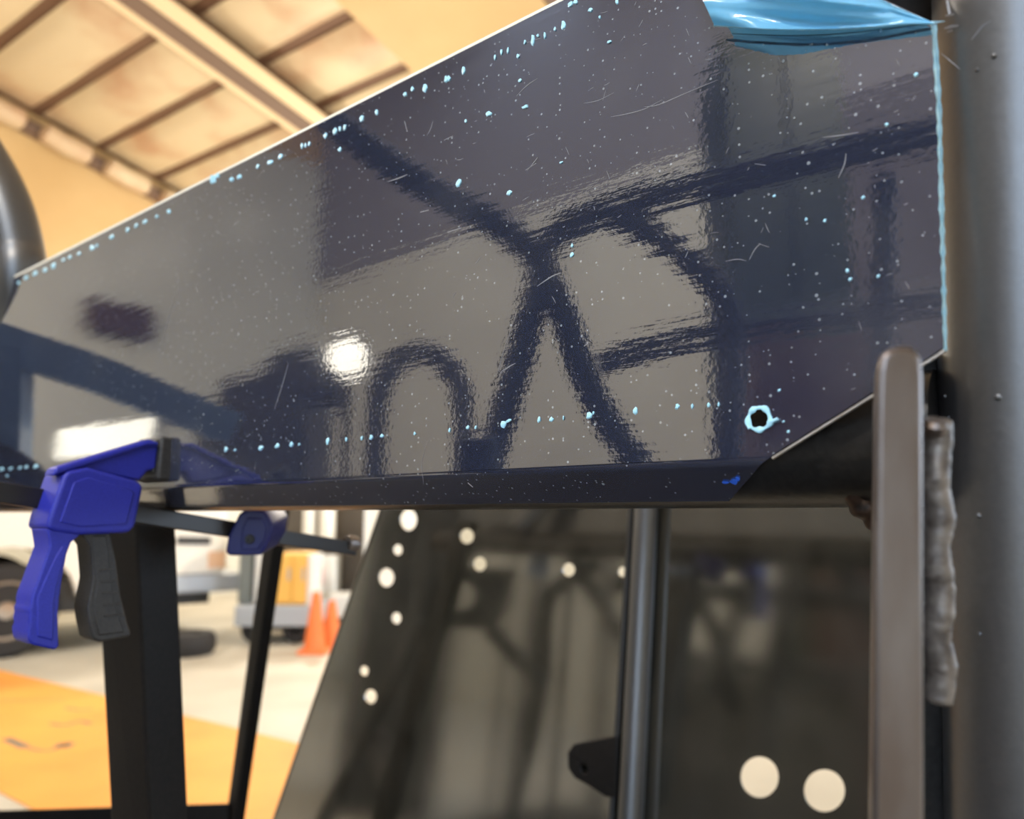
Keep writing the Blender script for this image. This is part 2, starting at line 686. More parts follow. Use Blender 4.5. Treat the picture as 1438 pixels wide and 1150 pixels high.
def wall2(s0, s1, z0, z1, m, name):
    bm = nb()
    bbox(bm, (s0, s1), (-WALL2 - 0.18, -WALL2), (z0, z1))
    return struct(name, bm, m)


wall2(2.05, WALL1 + 0.2, 0.0, 4.3, M['grey_wall'], 'wall_left')
M['brown_wall'] = mat('brown_grey_door_surround', (0.10, 0.088, 0.092), 0.6)
wall2(1.2, 2.05, 0.0, 4.3, M['brown_wall'], 'wall_left_jamb')
WZ0, WZ1 = 5.2, 6.9
wall2(1.2, WALL1 + 0.2, 4.3, WZ0, M['dark_wall'], 'wall_left_band')
wall2(2.5, WALL1 + 0.2, WZ0, 7.6, M['dark_wall'], 'wall_left_upper')
wall2(-0.75, 1.2, 0.0, ST, M['dark_wall'], 'wall_left_added_pier')  # unseen pier added to keep a dark gap between the pillar's daylight streaks
wall2(-4.3, 1.2, ST, WZ0, M['dark_wall'], 'wall_left_header')
wall2(-0.9, 1.3, WZ0, 7.6, M['dark_wall'], 'wall_left_added_pier')
wall2(-4.3, -0.9, WZ1, 7.6, M['dark_wall'], 'wall_left_top')
wall2(1.3, 2.5, WZ1, 7.6, M['dark_wall'], 'wall_left_top')
for k, (s0_, s1_) in enumerate(((1.3, 2.5), (-4.3, -0.9))):
    bm = nb()
    for q in range(5):
        sx = s0_ + (s1_ - s0_) * q / 4
        bbox(bm, (sx - 0.03, sx + 0.03), (-WALL2 - 0.12, -WALL2 - 0.06), (WZ0, WZ1))
    bbox(bm, (s0_, s1_), (-WALL2 - 0.12, -WALL2 - 0.06), (WZ0, WZ0 + 0.06))
    bbox(bm, (s0_, s1_), (-WALL2 - 0.12, -WALL2 - 0.06), (WZ1 - 0.06, WZ1))
    struct('window_%d' % (k + 1), bm, M['darkmetal'])
wall2(-WALL3, -4.3, 0.0, 7.6, M['dark_wall'], 'wall_left_end')
bm = nb()
bbox(bm, (-WALL3 - 0.2, -WALL3), (-WALL2 - 0.2, 4.0), (0, 7.2))
struct('wall_right', bm, M['grey_wall'])
bm = nb()
bbox(bm, (-WALL3 - 0.2, -WALL3), (4.0, WALL4), (3.6, 6.2))
struct('wall_right_header', bm, M['grey_wall'])
# wall at the far right end
bm = nb()
bbox(bm, (-WALL3, WALL1), (WALL4 - 0.2, WALL4), (0, 4.4))
struct('wall_front', bm, M['grey_wall'])

# ------------------------------------------------------------------ unseen lamps added for light (housings for the lights above)
for i, (b, lo) in enumerate(zip(FILL, FILL_LIGHTS)):
    p = V(lo.location)
    bm = nb()
    lathe(bm, p + EZ * 0.18, EZ, [(0.16, 0.0), (0.17, 0.01), (0.13, 0.06), (0.08, 0.10), (0.07, 0.22), (0.0, 0.22)])
    root = thing('added_lamp', ['added unseen round lamp under the roof above the truck', 'added unseen round lamp under the roof by the far wall',
                              'added unseen round lamp under the roof over the chassis', 'added unseen round lamp under the roof near the beige wall'][i], 'lamp', p)
    obj('lamp_housing', bm, M['darkmetal'], root)
    bm = nb()
    tube(bm, [p + EZ * 0.38, V((p.x, p.y, roof_z(p) - 0.02))], 0.012, 8, 0)
    obj('lamp_rod', bm, M['darkmetal'], root)

# ------------------------------------------------------------------ chassis
tube_base = G(719, 1150, 0)
chassis = thing('tube_chassis', 'black welded tube vehicle chassis carrying the clamped dark sheet', 'chassis', V((0.0, 0.45, 0.0)))
# cross tube behind the sheet
TR = 0.022
zc = 1.0525 + TR
off = -(TR + 0.007)


def line_pt(px, off, z):
    """point on the vertical plane parallel to the sheet at pixel column px and height z"""
    h = hit(px, 640, P0 + PN * off, PN)
    return V((h.x, h.y, z))


x_l, x_r = line_pt(-110, off, zc), line_pt(1326, off, zc)
bm = nb()
tube(bm, [x_l, x_r], TR, 40, 0)
obj('cross_tube', bm, M['paint'], chassis, label='horizontal black round tube behind the bottom edge of the sheet')
# pillar on the right
PR = 0.0208
pt, pb = P(1413, -260, 0.236), P(1433, 1420, 0.236)
pt.y = pb.y = P(1413, 575, 0.236).y
bm = nb()
pillar_top = P(1410, -400, 0.238)
pillar_bot = P(1437, 1500, 0.238)
tube(bm, [pillar_top + (pillar_top - pillar_bot) * 0.6, pillar_bot + (pillar_bot - pillar_top) * 0.9], PR, 56, 0)
pillar = obj('pillar', bm, M['pillar'], chassis, label='thick upright black round tube with daylight streaks')
# dents and scuffs of the pillar


def on_tube(px, py, lift=0.0002):
    """point where the pixel's ray meets the pillar"""
    ax = (pillar_bot - pillar_top).normalized()
    r = ray(px, py)
    o = CAM - pillar_top
    dd = r - ax * r.dot(ax)
    oo = o - ax * o.dot(ax)
    A, B, C = dd.dot(dd), 2 * dd.dot(oo), oo.dot(oo) - (PR + lift) ** 2
    D = B * B - 4 * A * C
    if D < 0:
        return None
    return CAM + r * ((-B - math.sqrt(D)) / (2 * A))


def ribbon(bm, pts, wd, facing):
    """thin tapering mark along points, lying on a surface"""
    n = len(pts)
    L_, R_ = [], []
    for i, p in enumerate(pts):
        t = (pts[min(i + 1, n - 1)] - pts[max(i - 1, 0)]).normalized()
        s = t.cross(facing).normalized()
        k = wd * (0.25 + 0.75 * math.sin(math.pi * (i + 0.3) / (n - 0.4)))
        L_.append(bm.verts.new(p + s * k))
        R_.append(bm.verts.new(p - s * k))
    for i in range(n - 1):
        bm.faces.new((L_[i], L_[i + 1], R_[i + 1], R_[i]))


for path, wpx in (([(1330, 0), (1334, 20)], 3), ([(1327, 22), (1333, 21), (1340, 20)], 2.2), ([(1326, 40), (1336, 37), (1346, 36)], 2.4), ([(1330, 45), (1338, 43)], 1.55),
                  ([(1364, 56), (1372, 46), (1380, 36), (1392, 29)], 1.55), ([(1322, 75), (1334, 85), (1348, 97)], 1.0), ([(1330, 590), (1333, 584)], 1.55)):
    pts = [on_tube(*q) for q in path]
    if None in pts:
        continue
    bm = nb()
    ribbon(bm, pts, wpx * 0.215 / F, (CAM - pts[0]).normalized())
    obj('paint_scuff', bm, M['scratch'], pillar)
for (px, py, r) in ((1402, 558, 5), (1375, 724, 4), (1327, 556, 3), (1376, 890, 3), (1396, 79, 4), (1372, 98, 3)):
    p = on_tube(px, py)
    bm = nb()
    lathe(bm, p - (CAM - p).normalized() * 0.0003, (CAM - p).normalized(), [(r * 0.215 / F, 0), (r * 0.2 / F, 0.0004), (r * 0.1 / F, 0.0007), (0, 0.0007)], 10)
    obj('paint_bump', bm, M['pillar'], pillar)

# bracket tab welded to the pillar, seen edge on
tabF = 0.168                                       # depth of its front edge
bm = nb()
back = 0.045
outl = [(1231, 1500), (1231, 560), (1232, 520), (1236, 500), (1246, 489), (1262, 486), (1276, 486), (1288, 491), (1294, 505), (1296, 530), (1296, 1500)]
fr = [P(x + (y - 500) * -0.012 if x < 1260 else x + (y - 500) * 0.002, y, tabF) for x, y in outl]
dirv = (FWD * 0.95 + RGT * 0.43).normalized()
prism(bm, fr, dirv * back)
tab = obj('bracket_tab', bm, M['tab'], chassis, label='bare steel tab standing edge on beside the pillar', bevel=0.0016, seg=3, sharp=60)
# weld bead between tab and pillar: overlapping ripples
bm = nb()
pts, rad = [], []
N_ = 90
for i in range(N_ + 1):
    t = i / N_
    y = 588 + (985 - 588) * t
    ph = (t * 15) % 1.0
    pts.append(P(1314 + 3 * math.sin(t * 23) + 6 * t, y + 2.5 * math.sin(t * 40), 0.196))
    rad.append((18.5 + 1.3 * (1 - ph) + 1.0 * math.sin(t * 37 + 1)) * 0.196 / F * (0.55 if i in (0, N_) else 1))
tube(bm, pts, 0.003, 14, 0, radii=rad)
for v in bm.verts:
    v.co += V((random.uniform(-1, 1), random.uniform(-1, 1), random.uniform(-1, 1))) * 0.00012
obj('weld_bead', bm, M['weld'], chassis, label='rippled weld bead joining the steel tab to the pillar', sharp=70)
bm = nb()
lathe(bm, P(1313, 596, 0.192), V((0, -0.5, 0.85)), [(0.0030, -0.002), (0.0034, 0.0), (0.0025, 0.0012), (0, 0.0016)], 12)
obj('weld_start', bm, M['tab'], chassis)
# filler plate between tab and pillar
bm = nb()
prism(bm, [P(1286, 506, 0.246), P(1340, 478, 0.246), P(1352, 1500, 0.246), P(1290, 1500, 0.246)], FWD * 0.004)
obj('filler_plate', bm, M['paint'], chassis, smooth=False)
# weld where the cross tube meets the pillar
bm = nb()
pts, rad = [], []
for i in range(21):
    t = i / 20
    px = 1216 + 12 * t + 18 * max(0, t - 0.55) - 20 * math.exp(-((t - 0.5) / 0.3) ** 2)
    pts.append(P(px, 640 + 106 * t, 0.253))
    rad.append((11 + 8 * math.sin(math.pi * min(1, t * 1.1)) + 2.5 * math.sin(t * 30)) * 0.253 / F)
tube(bm, pts, 0.003, 14, 0, radii=rad)
obj('weld_bead', bm, M['weld_dark'], chassis, label='dark weld lump at the end of the cross tube')
# bent tube at the top left
bm = nb()
tube(bm, [P(-190, 20, 0.80), P(-120, 85, 0.79), P(-50, 180, 0.77), P(2, 270, 0.75), P(26, 350, 0.74), P(30, 420, 0.735), line_pt(34, off - 0.03, zc + 0.02)], 0.0222, 36, 10)
obj('bent_tube', bm, M['pillar'], chassis, label='bent black round tube rising at the left end of the sheet')
# square post under the cross tube
bm = nb()


def quad_post(top, bot):
    a = [bm.verts.new(p) for p in top]
    b = [bm.verts.new(p) for p in bot]
    for i in range(4):
        bm.faces.new((a[i], a[(i + 1) % 4], b[(i + 1) % 4], b[i]))
    bm.faces.new(a[::-1])
    bm.faces.new(b)


quad_post([P(132, 716, 0.572), P(190, 716, 0.545), P(246, 716, 0.575), P(188, 716, 0.605)],
          [P(170, 1420, 0.572), P(222, 1420, 0.545), P(277, 1420, 0.575), P(222, 1420, 0.605)])
obj('square_post', bm, M['square'], chassis, smooth=False, bevel=0.002, label='wide black square tube post below the clamp')
bm = nb()
quad_post([P(378, 700, 0.93), P(394, 700, 0.915), P(410, 700, 0.93), P(394, 700, 0.95)],
          [P(292, 1330, 0.93), P(304, 1330, 0.915), P(318, 1330, 0.93), P(304, 1330, 0.95)])
obj('thin_post', bm, M['square'], chassis, smooth=False, bevel=0.002, label='slim leaning black square tube post')
bm = nb()
quad_post([P(-260, 1146, 0.92), P(-260, 1146, 0.95), P(-260, 1178, 0.95), P(-260, 1178, 0.92)],
          [P(322, 1128, 0.92), P(322, 1128, 0.95), P(322, 1163, 0.95), P(322, 1163, 0.92)])
obj('bottom_rail', bm, M['square'], chassis, smooth=False, bevel=0.002, label='black square tube rail low between the posts')
# dark gusset seen above the sheet's cut corner
bm = nb()
prism(bm, [P(1150, -150, 0.258), P(1400, -150, 0.258), P(1400, 60, 0.258), P(1240, 40, 0.258)], FWD * 0.004)
obj('gusset_plate', bm, M['square'], chassis, smooth=False)

# floor pan of the chassis below the camera
bm = nb()
c = V((0, 0, 0)) + PN * 0.45
pa = [P0 + PN * a + dh * b for a, b in ((-0.3, -0.7), (-0.3, 1.62), (1.3, 1.62), (1.3, -0.7))]
prism(bm, [V((p.x, p.y, 0.34)) for p in pa], V((0, 0, 0.004)))
obj('floor_pan', bm, M['cage'], chassis, smooth=False)

# cage tubes beside the camera, mirrored in the sheet
CR = 0.021


def cage(pts, r=CR, name='cage_tube', m='cage', sq=False):
    bm = nb()
    tube(bm, [R(*p) for p in pts], r, 24, 0 if len(pts) < 3 else 8, square=sq)
    return obj(name, bm, M[m], chassis, smooth=not sq)


D = 1.08
cage([(330, 60, D), (470, 175, D), (590, 258, D), (700, 318, D), (758, 368, D), (748, 430, D), (722, 530, D), (690, 640, D), (650, 790, D), (610, 960, D)])
cage([(760, 372, D), (790, 440, D), (826, 540, D), (880, 630, D), (1010, 790, D), (1090, 900, D)])
cage([(757, 352, D), (800, 318, D), (850, 297, D + .02), (990, 258, D), (1180, 215, D - .05), (1420, 165, D - .1)])
cage([(850, 300, D), (910, 325, D), (970, 368, D), (1018, 420, D), (1028, 500, D), (1020, 640, D), (1012, 800, D)], 0.019)
cage([(842, 512, D + .05), (900, 492, D + .05), (1010, 466, D + .03), (1180, 440, D), (1420, 405, D - .05)], 0.016)
cage([(1240, 250, D), (1238, 430, D), (1225, 800, D)], 0.016)
# square frame at the sheet's left end; blue daylight painted into its colour
bm = nb()
M['frame'] = mat('daylit_blue_frame', (0.20, 0.29, 0.44), 0.4)
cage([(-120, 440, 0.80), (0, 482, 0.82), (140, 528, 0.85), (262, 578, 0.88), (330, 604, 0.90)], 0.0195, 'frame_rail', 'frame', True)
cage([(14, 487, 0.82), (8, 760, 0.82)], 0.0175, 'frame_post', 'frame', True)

# ------------------------------------------------------------------ the dark film-covered sheet
sheet = thing('sheet_panel', 'large glossy dark sheet metal panel with film remnants, clamped to the cross tube', 'metal sheet', PP(500, 690))
TH = 0.0016
AX, AY = -dh, EZ
org = PP(800, 400, -TH / 2)


def bl(px):                                        # y of the bend line
    return 640.5 + (1080 - px) * 0.0478


outline = [(-140, 471), (100, 349), (400, 197.5), (700, 46), (1007, -109), (1240, 0), (1311, 33), (1316, 150), (1321, 300), (1327, 488), (1302, 504),
           (1180, 580), (1082, 641), (900, bl(900)), (600, bl(600)), (300, bl(300)), (0, bl(0)), (-140, bl(-140))]
hp = [(1066 + 14.5 * math.cos(a * math.pi / 10) * (1 + 0.03 * math.sin(3 * a)), 588 + 15.5 * math.sin(a * math.pi / 10) * (1 + 0.05 * math.cos(2 * a))) for a in range(20)]
bm = plate([PP(x, y, -TH / 2) for x, y in outline], [[PP(x, y, -TH / 2) for x, y in hp]], org, AX, AY, TH)
# bend and flange
bend_l, bend_r = PP(-140, bl(-140)), PP(1082, 641)
rb = 0.004
ang = math.radians(48)
rows = []
for k in range(9):
    a = ang * k / 8
    rows.append((-rb * (1 - math.cos(a)), -rb * math.sin(a)))
fw = 0.0165
o_, z_ = rows[-1]
for t in (0.3, 1.0):
    rows.append((o_ - fw * t * math.sin(ang), z_ - fw * t * math.cos(ang)))
rows = [(0.0, 0.0)] + rows[1:]
end_px = 1018
endp = hit(1018, 691, bend_r + PN * rows[-1][0] + EZ * rows[-1][1], (PN * math.cos(ang) - EZ * math.sin(ang)))
slide = (endp - bend_r).dot(dh)
total = -rows[-1][1]
va, vb, na, nb_ = [], [], [], []
for i, (o, z) in enumerate(rows):
    sl = slide * (-z / total)
    a0 = ang * min(i, 8) / 8
    nrm = PN * math.cos(a0) - EZ * math.sin(a0)
    l = bend_l + PN * o + EZ * z
    r = bend_r + PN * o + EZ * z + dh * sl
    va.append(bm.verts.new(l))
    vb.append(bm.verts.new(r))
    na.append(bm.verts.new(l - nrm * TH))
    nb_.append(bm.verts.new(r - nrm * TH))
for i in range(len(rows) - 1):
    bm.faces.new((va[i], vb[i], vb[i + 1], va[i + 1]))
    bm.faces.new((na[i], na[i + 1], nb_[i + 1], nb_[i]))
    bm.faces.new((vb[i], nb_[i], nb_[i + 1], vb[i + 1]))
bm.faces.new((va[-1], vb[-1], nb_[-1], na[-1]))
obj('sheet', bm, M['sheet'], sheet, sharp=30, label='dark glossy face with a bent lower flange')

# film crumbs left along the two rows of perforation, and a few elsewhere: (x, y, half width, half height in px)
fl = [(3, 396, 7, 8), (26, 397, 3, 3), (37, 390, 4, 4), (49, 384, 4, 4), (63, 379, 4, 4), (75, 373, 4, 5), (89, 365, 3, 3), (98, 361, 3, 3), (111, 356, 3, 3), (129, 348, 4, 5), (136, 345, 2, 3),
      (157, 333, 4, 4), (179, 323, 3, 5), (191, 317, 3, 4), (204, 311, 4, 4), (220, 304, 3, 3), (237, 297, 3, 4), (299, 252, 6, 9), (306, 246, 3, 4), (325, 252, 4, 4), (336, 248, 4, 4),
      (362, 234, 3, 4), (379, 228, 5, 4), (394, 220, 4, 4), (424, 205, 2, 5), (429, 204, 2, 5), (434, 202, 2, 4), (457, 191, 3, 5), (470, 184, 4, 6), (477, 181, 2, 5), (484, 179, 3, 5), (508, 167, 4, 5),
      (529, 158, 3, 6), (569, 132, 3, 4), (579, 125, 3, 4), (597, 124, 4, 7), (626, 112, 3, 6), (630, 110, 3, 5), (651, 99, 3, 7), (695, 80, 2, 5), (704, 73, 2, 5), (713, 71, 2, 6),
      (727, 79, 3, 4), (737, 59, 2, 4), (748, 56, 3, 9), (755, 50, 2, 3), (765, 50, 2, 6), (779, 41, 2, 4), (791, 36, 4, 8), (801, 6, 5, 5), (808, 3, 4, 4), (829, 14, 4, 4), (842, 24, 2, 3), (866, 2, 3, 5), (855, 59, 4, 3),
      (686, 160, 5, 4), (737, 150, 6, 3), (644, 257, 5, 6), (715, 271, 5, 4), (803, 358, 3, 4), (803, 345, 2, 4), (788, 228, 3, 2), (730, 113, 3, 3), (654, 170, 2, 3), (477, 210, 3, 4),
      (317, 631, 3, 4), (330, 632, 2, 2), (366, 629, 4, 4), (389, 626, 4, 4), (409, 624, 3, 4), (420, 624, 2, 2), (460, 619, 3, 6), (486, 617, 2, 4), (508, 615, 2, 4), (521, 614, 3, 4), (536, 612, 3, 3),
      (582, 609, 2, 3), (631, 604, 2, 4), (657, 600, 3, 4), (668, 600, 2, 3), (707, 596, 5, 6), (714, 591, 5, 3), (757, 589, 3, 6), (774, 589, 4, 4), (791, 587, 1.5, 4), (827, 584, 5, 6), (833, 580, 2, 3),
      (892, 577, 4, 6), (951, 571, 4, 5), (972, 570, 2, 5), (995, 569, 3, 5), (1009, 568, 2, 5), (2, 659, 4, 3), (15, 658, 3, 2.5), (28, 657, 3, 3), (37, 656, 3, 3), (50, 655, 4, 3.5), (10, 668, 2, 2),
      (1233, 388, 3, 3), (1190, 380, 3, 4), (1194, 392, 3, 3), (1286, 105, 4, 4), (1245, 175, 3, 3), (1158, 310, 3, 3), (1212, 277, 3, 3), (1132, 308, 2.5, 2.5), (1087, 275, 2.5, 2.5), (1094, 548, 3, 2.5), (1107, 606, 3, 3), (1100, 592, 2.5, 2)]
for (x, y, hw, hh) in fl:
    bm = nb()
    n = 9
    p = PP(x, y)
    dpt = (p - CAM).dot(FWD)
    ring, ring2 = [], []
    for k in range(n):
        a = 2 * math.pi * k / n
        j = random.uniform(0.7, 1.15)
        qx, qy = x + hw * 0.9 * j * math.cos(a), y + hh * 0.9 * j * math.sin(a) - 0.25 * hw * math.cos(a)
        ring.append(bm.verts.new(PP(qx, qy, 0.0)))
        ring2.append(bm.verts.new(PP(x + (qx - x) * 0.6, y + (qy - y) * 0.6, 0.0005)))
    for k in range(n):
        bm.faces.new((ring[k], ring[(k + 1) % n], ring2[(k + 1) % n], ring2[k]))
    bm.faces.new(ring2)
    obj('film_flake', bm, M['flake'], sheet)

# ring of film burr round the hole
bm = nb()
pts, rad = [], []
for k in range(36):
    a = 2 * math.pi * k / 36
    pts.append(PP(1066 + 15.5 * math.cos(a) * (1 + 0.06 * math.sin(3 * a)), 588 + 16 * math.sin(a) * (1 + 0.05 * math.cos(2 * a + 1)), 0.0004))
    rad.append(0.00085 + 0.0003 * math.sin(5 * a) + random.uniform(-0.0001, 0.0001))
ringv = []
for k in range(36):
    p = pts[k]
    t = (pts[(k + 1) % 36] - pts[k - 1]).normalized()
    s = t.cross(PN).normalized()
    ringv.append([bm.verts.new(p + s * (rad[k] * math.cos(2 * math.pi * j / 8)) + PN * (rad[k] * 0.7 * math.sin(2 * math.pi * j / 8))) for j in range(8)])
for k in range(36):
    a, b = ringv[k], ringv[(k + 1) % 36]
    for j in range(8):
        bm.faces.new((a[j], a[(j + 1) % 8], b[(j + 1) % 8], b[j]))
ring_o = obj('hole_film_ring', bm, M['flake'], sheet, label='pale ragged film ring round the drilled hole')
bm = nb()
tube(bm, [PP(1080, 592, 0.0006), PP(1086, 591, 0.001), PP(1092, 588, 0.0012)], 0.0006, 8, 3)
obj('film_whisker', bm, M['flake'], ring_o)
bm = nb()
tube(bm, [PP(1050, 596, 0.0006), PP(1052, 602, 0.0009)], 0.0005, 8, 0)
obj('film_whisker', bm, M['flake'], ring_o)

# film edge along the right side of the sheet
bm = nb()
n = 60
L_, R_, T_ = [], [], []
for i in range(n + 1):
    t = i / n
    y = 34 + (492 - 34) * t
    x = 1311.5 + 5 * (t / 0.25 if t < 0.25 else 1) * 0.8 + 12 * t
    wv = 3.8 + 0.8 * math.sin(i * 1.7) + random.uniform(-0.7, 0.7) - 1.2 * t
    L_.append(bm.verts.new(PP(x - wv, y, 0.0001)))
    T_.append(bm.verts.new(PP(x - 0.5, y, 0.0011 + random.uniform(0, 0.0004))))
    R_.append(bm.verts.new(PP(x + wv * 0.8 + 1, y, -TH)))
for i in range(n):
    bm.faces.new((L_[i], L_[i + 1], T_[i + 1], T_[i]))
    bm.faces.new((T_[i], T_[i + 1], R_[i + 1], R_[i]))
obj('film_edge_strip', bm, M['edge_film'], sheet, label='pale blue film edge along the right side of the sheet')
# bright cut edges: the top of the sheet and the lower cut corner
bm = nb()
for pa, pb_, wd in (((-140, 471), (1007, -109), 0.0013),):
    a0, b0 = PP(*pa, 0.0001), PP(*pb_, 0.0001)
    prism(bm, [a0, b0, b0 + EZ * 0.0014, a0 + EZ * 0.0024], -PN * TH)
M['paper'] = mat('cream_backing_paper', (0.86, 0.80, 0.66), 0.5)
obj('top_edge', bm, M['paper'], sheet, smooth=False, label='pale strip along the upper edge of the sheet')
bm = nb()
a0, b0 = PP(1083, 642, 0.0002), PP(1327, 490, 0.0002)
dn = (b0 - a0).cross(PN).normalized()
dn = dn if dn.z < 0 else -dn
prism(bm, [a0, b0, b0 + dn * 0.0007, a0 + dn * 0.0007], -PN * TH)
obj('corner_edge', bm, M['edge_bright'], sheet, smooth=False)

# turned-back flap of blue film at the top right corner
bm = nb()
nu, nv = 40, 16
grid = []
low = [(984, -6), (1005, 35), (1075, 41), (1180, 40), (1311, 33)]


def lowline(t):
    x = 1003 + (1311 - 1003) * t
    y = 35 + 7 * math.sin(math.pi * min(1, t * 1.15)) - 2.5 * t
    return x, y


for i in range(nu + 1):
    u = i / nu
    row = []
    lx, ly = lowline(u)
    tx, ty = 955 + (1232 - 955) * u, -70 + (-4 + 70) * u * 0.9 - 8 * math.sin(math.pi * u)
    if u > 0.9:
        tx, ty = tx + (lx - tx) * (u - 0.9) / 0.1 * 0.9, ty + (ly - ty) * (u - 0.9) / 0.1 * 0.9
    for j in range(nv + 1):
        v = j / nv
        x = lx + (tx - lx) * v
        y = ly + (ty - ly) * v
        pinch = 1 - u ** 3
        lift = 0.010 * pinch * math.sin(math.pi * min(1, 0.12 + v * 0.9)) + 0.0022
        lift += pinch * 0.0022 * math.sin(v * 9 + 2.2 * math.sin(u * 3.0) + u * 2) + pinch * 0.0010 * math.sin(v * 21 + u * 6)
        if j == 0:
            lift += 0.001
        row.append(bm.verts.new(PP(x, y, max(0.0012, lift))))
    grid.append(row)
for i in range(nu):
    for j in range(nv):
        bm.faces.new((grid[i][j], grid[i + 1][j], grid[i + 1][j + 1], grid[i][j + 1]))
for v in bm.verts:
    v.co += PN * random.uniform(-0.00012, 0.00012)
film = obj('film_flap', bm, M['film'], sheet, sharp=180, label='light blue protective film peeled back at the top corner')
bm = nb()
pts = [PP(*lowline(k / 20), 0.0042 * (1 - (k / 20) ** 3) + 0.0014) for k in range(21)]
tube(bm, pts, 0.0005, 8, 0)
obj('film_fold', bm, M['edge_film'], film)
# strip of paler film still stuck below the flap
bm = nb()
up_, dn_ = [], []
for k in range(25):
    t = k / 24
    x, y = lowline(t)
    up_.append(bm.verts.new(PP(x + 18, y - 3, 0.0003)))
    dn_.append(bm.verts.new(PP(x + 22 * (1 - t) + 2, y + (11 * (1 - t) ** 0.8 + 0.5), 0.0003)))
for k in range(24):
    bm.faces.new((up_[k], up_[k + 1], dn_[k + 1], dn_[k]))
obj('film_remnant', bm, mat('thin_pale_film', (0.16, 0.30, 0.36), 0.3), sheet)

# scratches
sc = [([(858, 164), (880, 160), (905, 153), (930, 140)], 0.8), ([(905, 150), (925, 147), (960, 132), (1008, 112)], 0.8), ([(1188, 215), (1186, 230), (1177, 250)], 1.1), ([(725, 440), (700, 520), (720, 512)], 0.5),
      ([(754, 402), (775, 388), (788, 383)], 1.2), ([(703, 522), (716, 514), (724, 510)], 1.0), ([(820, 486), (826, 482)], 1.4), ([(1052, 365), (1060, 350), (1068, 342)], 0.9), ([(1065, 342), (1080, 347)], 0.6),
      ([(385, 575), (395, 545), (405, 510)], 0.7), ([(228, 480), (238, 440), (250, 405)], 0.6), ([(1018, 367), (1035, 364), (1048, 366)], 0.7), ([(725, 135), (740, 120), (755, 110)], 0.9), ([(740, 240), (752, 225), (755, 221)], 1.0),
      ([(568, 170), (572, 185)], 1.0), ([(600, 190), (605, 180), (608, 170)], 0.8), ([(545, 255), (560, 250), (572, 245)], 1.2), ([(590, 298), (602, 295)], 1.4), ([(628, 326), (648, 320)], 1.3), ([(740, 60), (760, 53)], 0.8),
      ([(738, 239), (753, 229)], 1.1), ([(820, 145), (840, 141), (862, 130)], 0.6), ([(1155, 193), (1180, 190), (1205, 186)], 1.0), ([(595, 680), (592, 650), (600, 620)], 0.4), ([(657, 678), (664, 684)], 1.2), ([(1060, 230), (1075, 232)], 0.7)]
for k in range(60):
    x = random.uniform(620, 1290)
    y = random.uniform(-20, 330) if random.random() < 0.75 else random.uniform(330, 620)
    if y < 420 - 0.5 * x:
        continue
    l = random.uniform(5, 22)
    a = random.choice((-0.35, -0.25, -0.6, 1.2, -1.1)) + random.uniform(-0.2, 0.2)
    l *= 0.7
    sc.append(([(x, y), (x + l * 0.5 * math.cos(a), y + l * 0.5 * math.sin(a) + random.uniform(-1, 1)), (x + l * math.cos(a), y + l * math.sin(a))], random.uniform(0.35, 0.8)))
bm = nb()
for path, wd in sc:
    pts = [PP(x, y, 0.00012) for x, y in path]
    dpt = (pts[0] - CAM).dot(FWD)
    ribbon(bm, smooth_path(pts, 3), wd * 0.75 * dpt / F, PN)
o = obj('scratches', bm, M['scratch'], sheet)
o['kind'] = 'stuff'
# bright blue scrap on the flange end
for (x, y, hw, hh) in ((1031, 675, 6, 4), (1019, 676, 6, 1.5), (1036, 671, 3, 3)):
    pq = hit(x, y, bend_r + PN * rows[-2][0] + EZ * rows[-2][1], (PN * math.cos(ang) - EZ * math.sin(ang)))
    bm = nb()
    nn = PN * math.cos(ang) - EZ * math.sin(ang)
    u = dh
    vv = nn.cross(u)
    vs = [pq + nn * 0.0003 + u * (hw * 0.24 / F * math.cos(a * 0.9) * random.uniform(0.7, 1.2)) + vv * (1.5 * hh * 0.24 / F * math.sin(a * 0.9) * random.uniform(0.7, 1.2)) for a in range(7)]
    prism(bm, vs, nn * 0.0003)
    obj('film_scrap', bm, M['chip'], sheet, label='bright blue film scrap on the flange end')

# ------------------------------------------------------------------ rear sheet with holes
rt = math.radians(5)
RNm = (PN * math.cos(rt) + EZ * math.sin(rt)).normalized()
RP0 = P(700, 900, 0.90)


def RS(px, py, off=0.0):
    return hit(px, py, RP0 + RNm * off, RNm)


rax = -dh
ray_ = RNm.cross(rax).normalized()
ray_ = ray_ if ray_.z > 0 else -ray_
rear = thing('perforated_sheet', 'dark olive metal sheet with round holes behind the cross tube', 'metal sheet', RS(700, 1150))
hl = [(574, 730, 12, 15), (656, 753, 10, 10.5), (559, 772, 6.5, 7.5), (543, 811, 11, 13), (674, 792, 9.5, 10), (799, 800, 9, 9.5), (874, 803, 6, 7), (521, 978, 8.5, 10), (512, 942, 6, 7), (557, 868, 7, 8),
      (1067, 1091, 27, 29), (1158, 1110, 29, 30)]
holes = []
for (x, y, a_, b_) in hl:
    holes.append([RS(x + a_ * math.cos(k * math.pi / 12), y + b_ * math.sin(k * math.pi / 12)) for k in range(24)])
bm = plate([RS(x, y) for x, y in ((556, 655), (1330, 655), (1330, 1420), (292, 1420))], holes, RP0, rax, ray_, 0.002)
obj('perforated_face', bm, M['rear'], rear, smooth=False)
# thin rolled edge on the left side
bm = nb()
tube(bm, [RS(556, 655), RS(292, 1420)], 0.0025, 8, 0)
obj('sheet_edge', bm, M['rear'], rear)

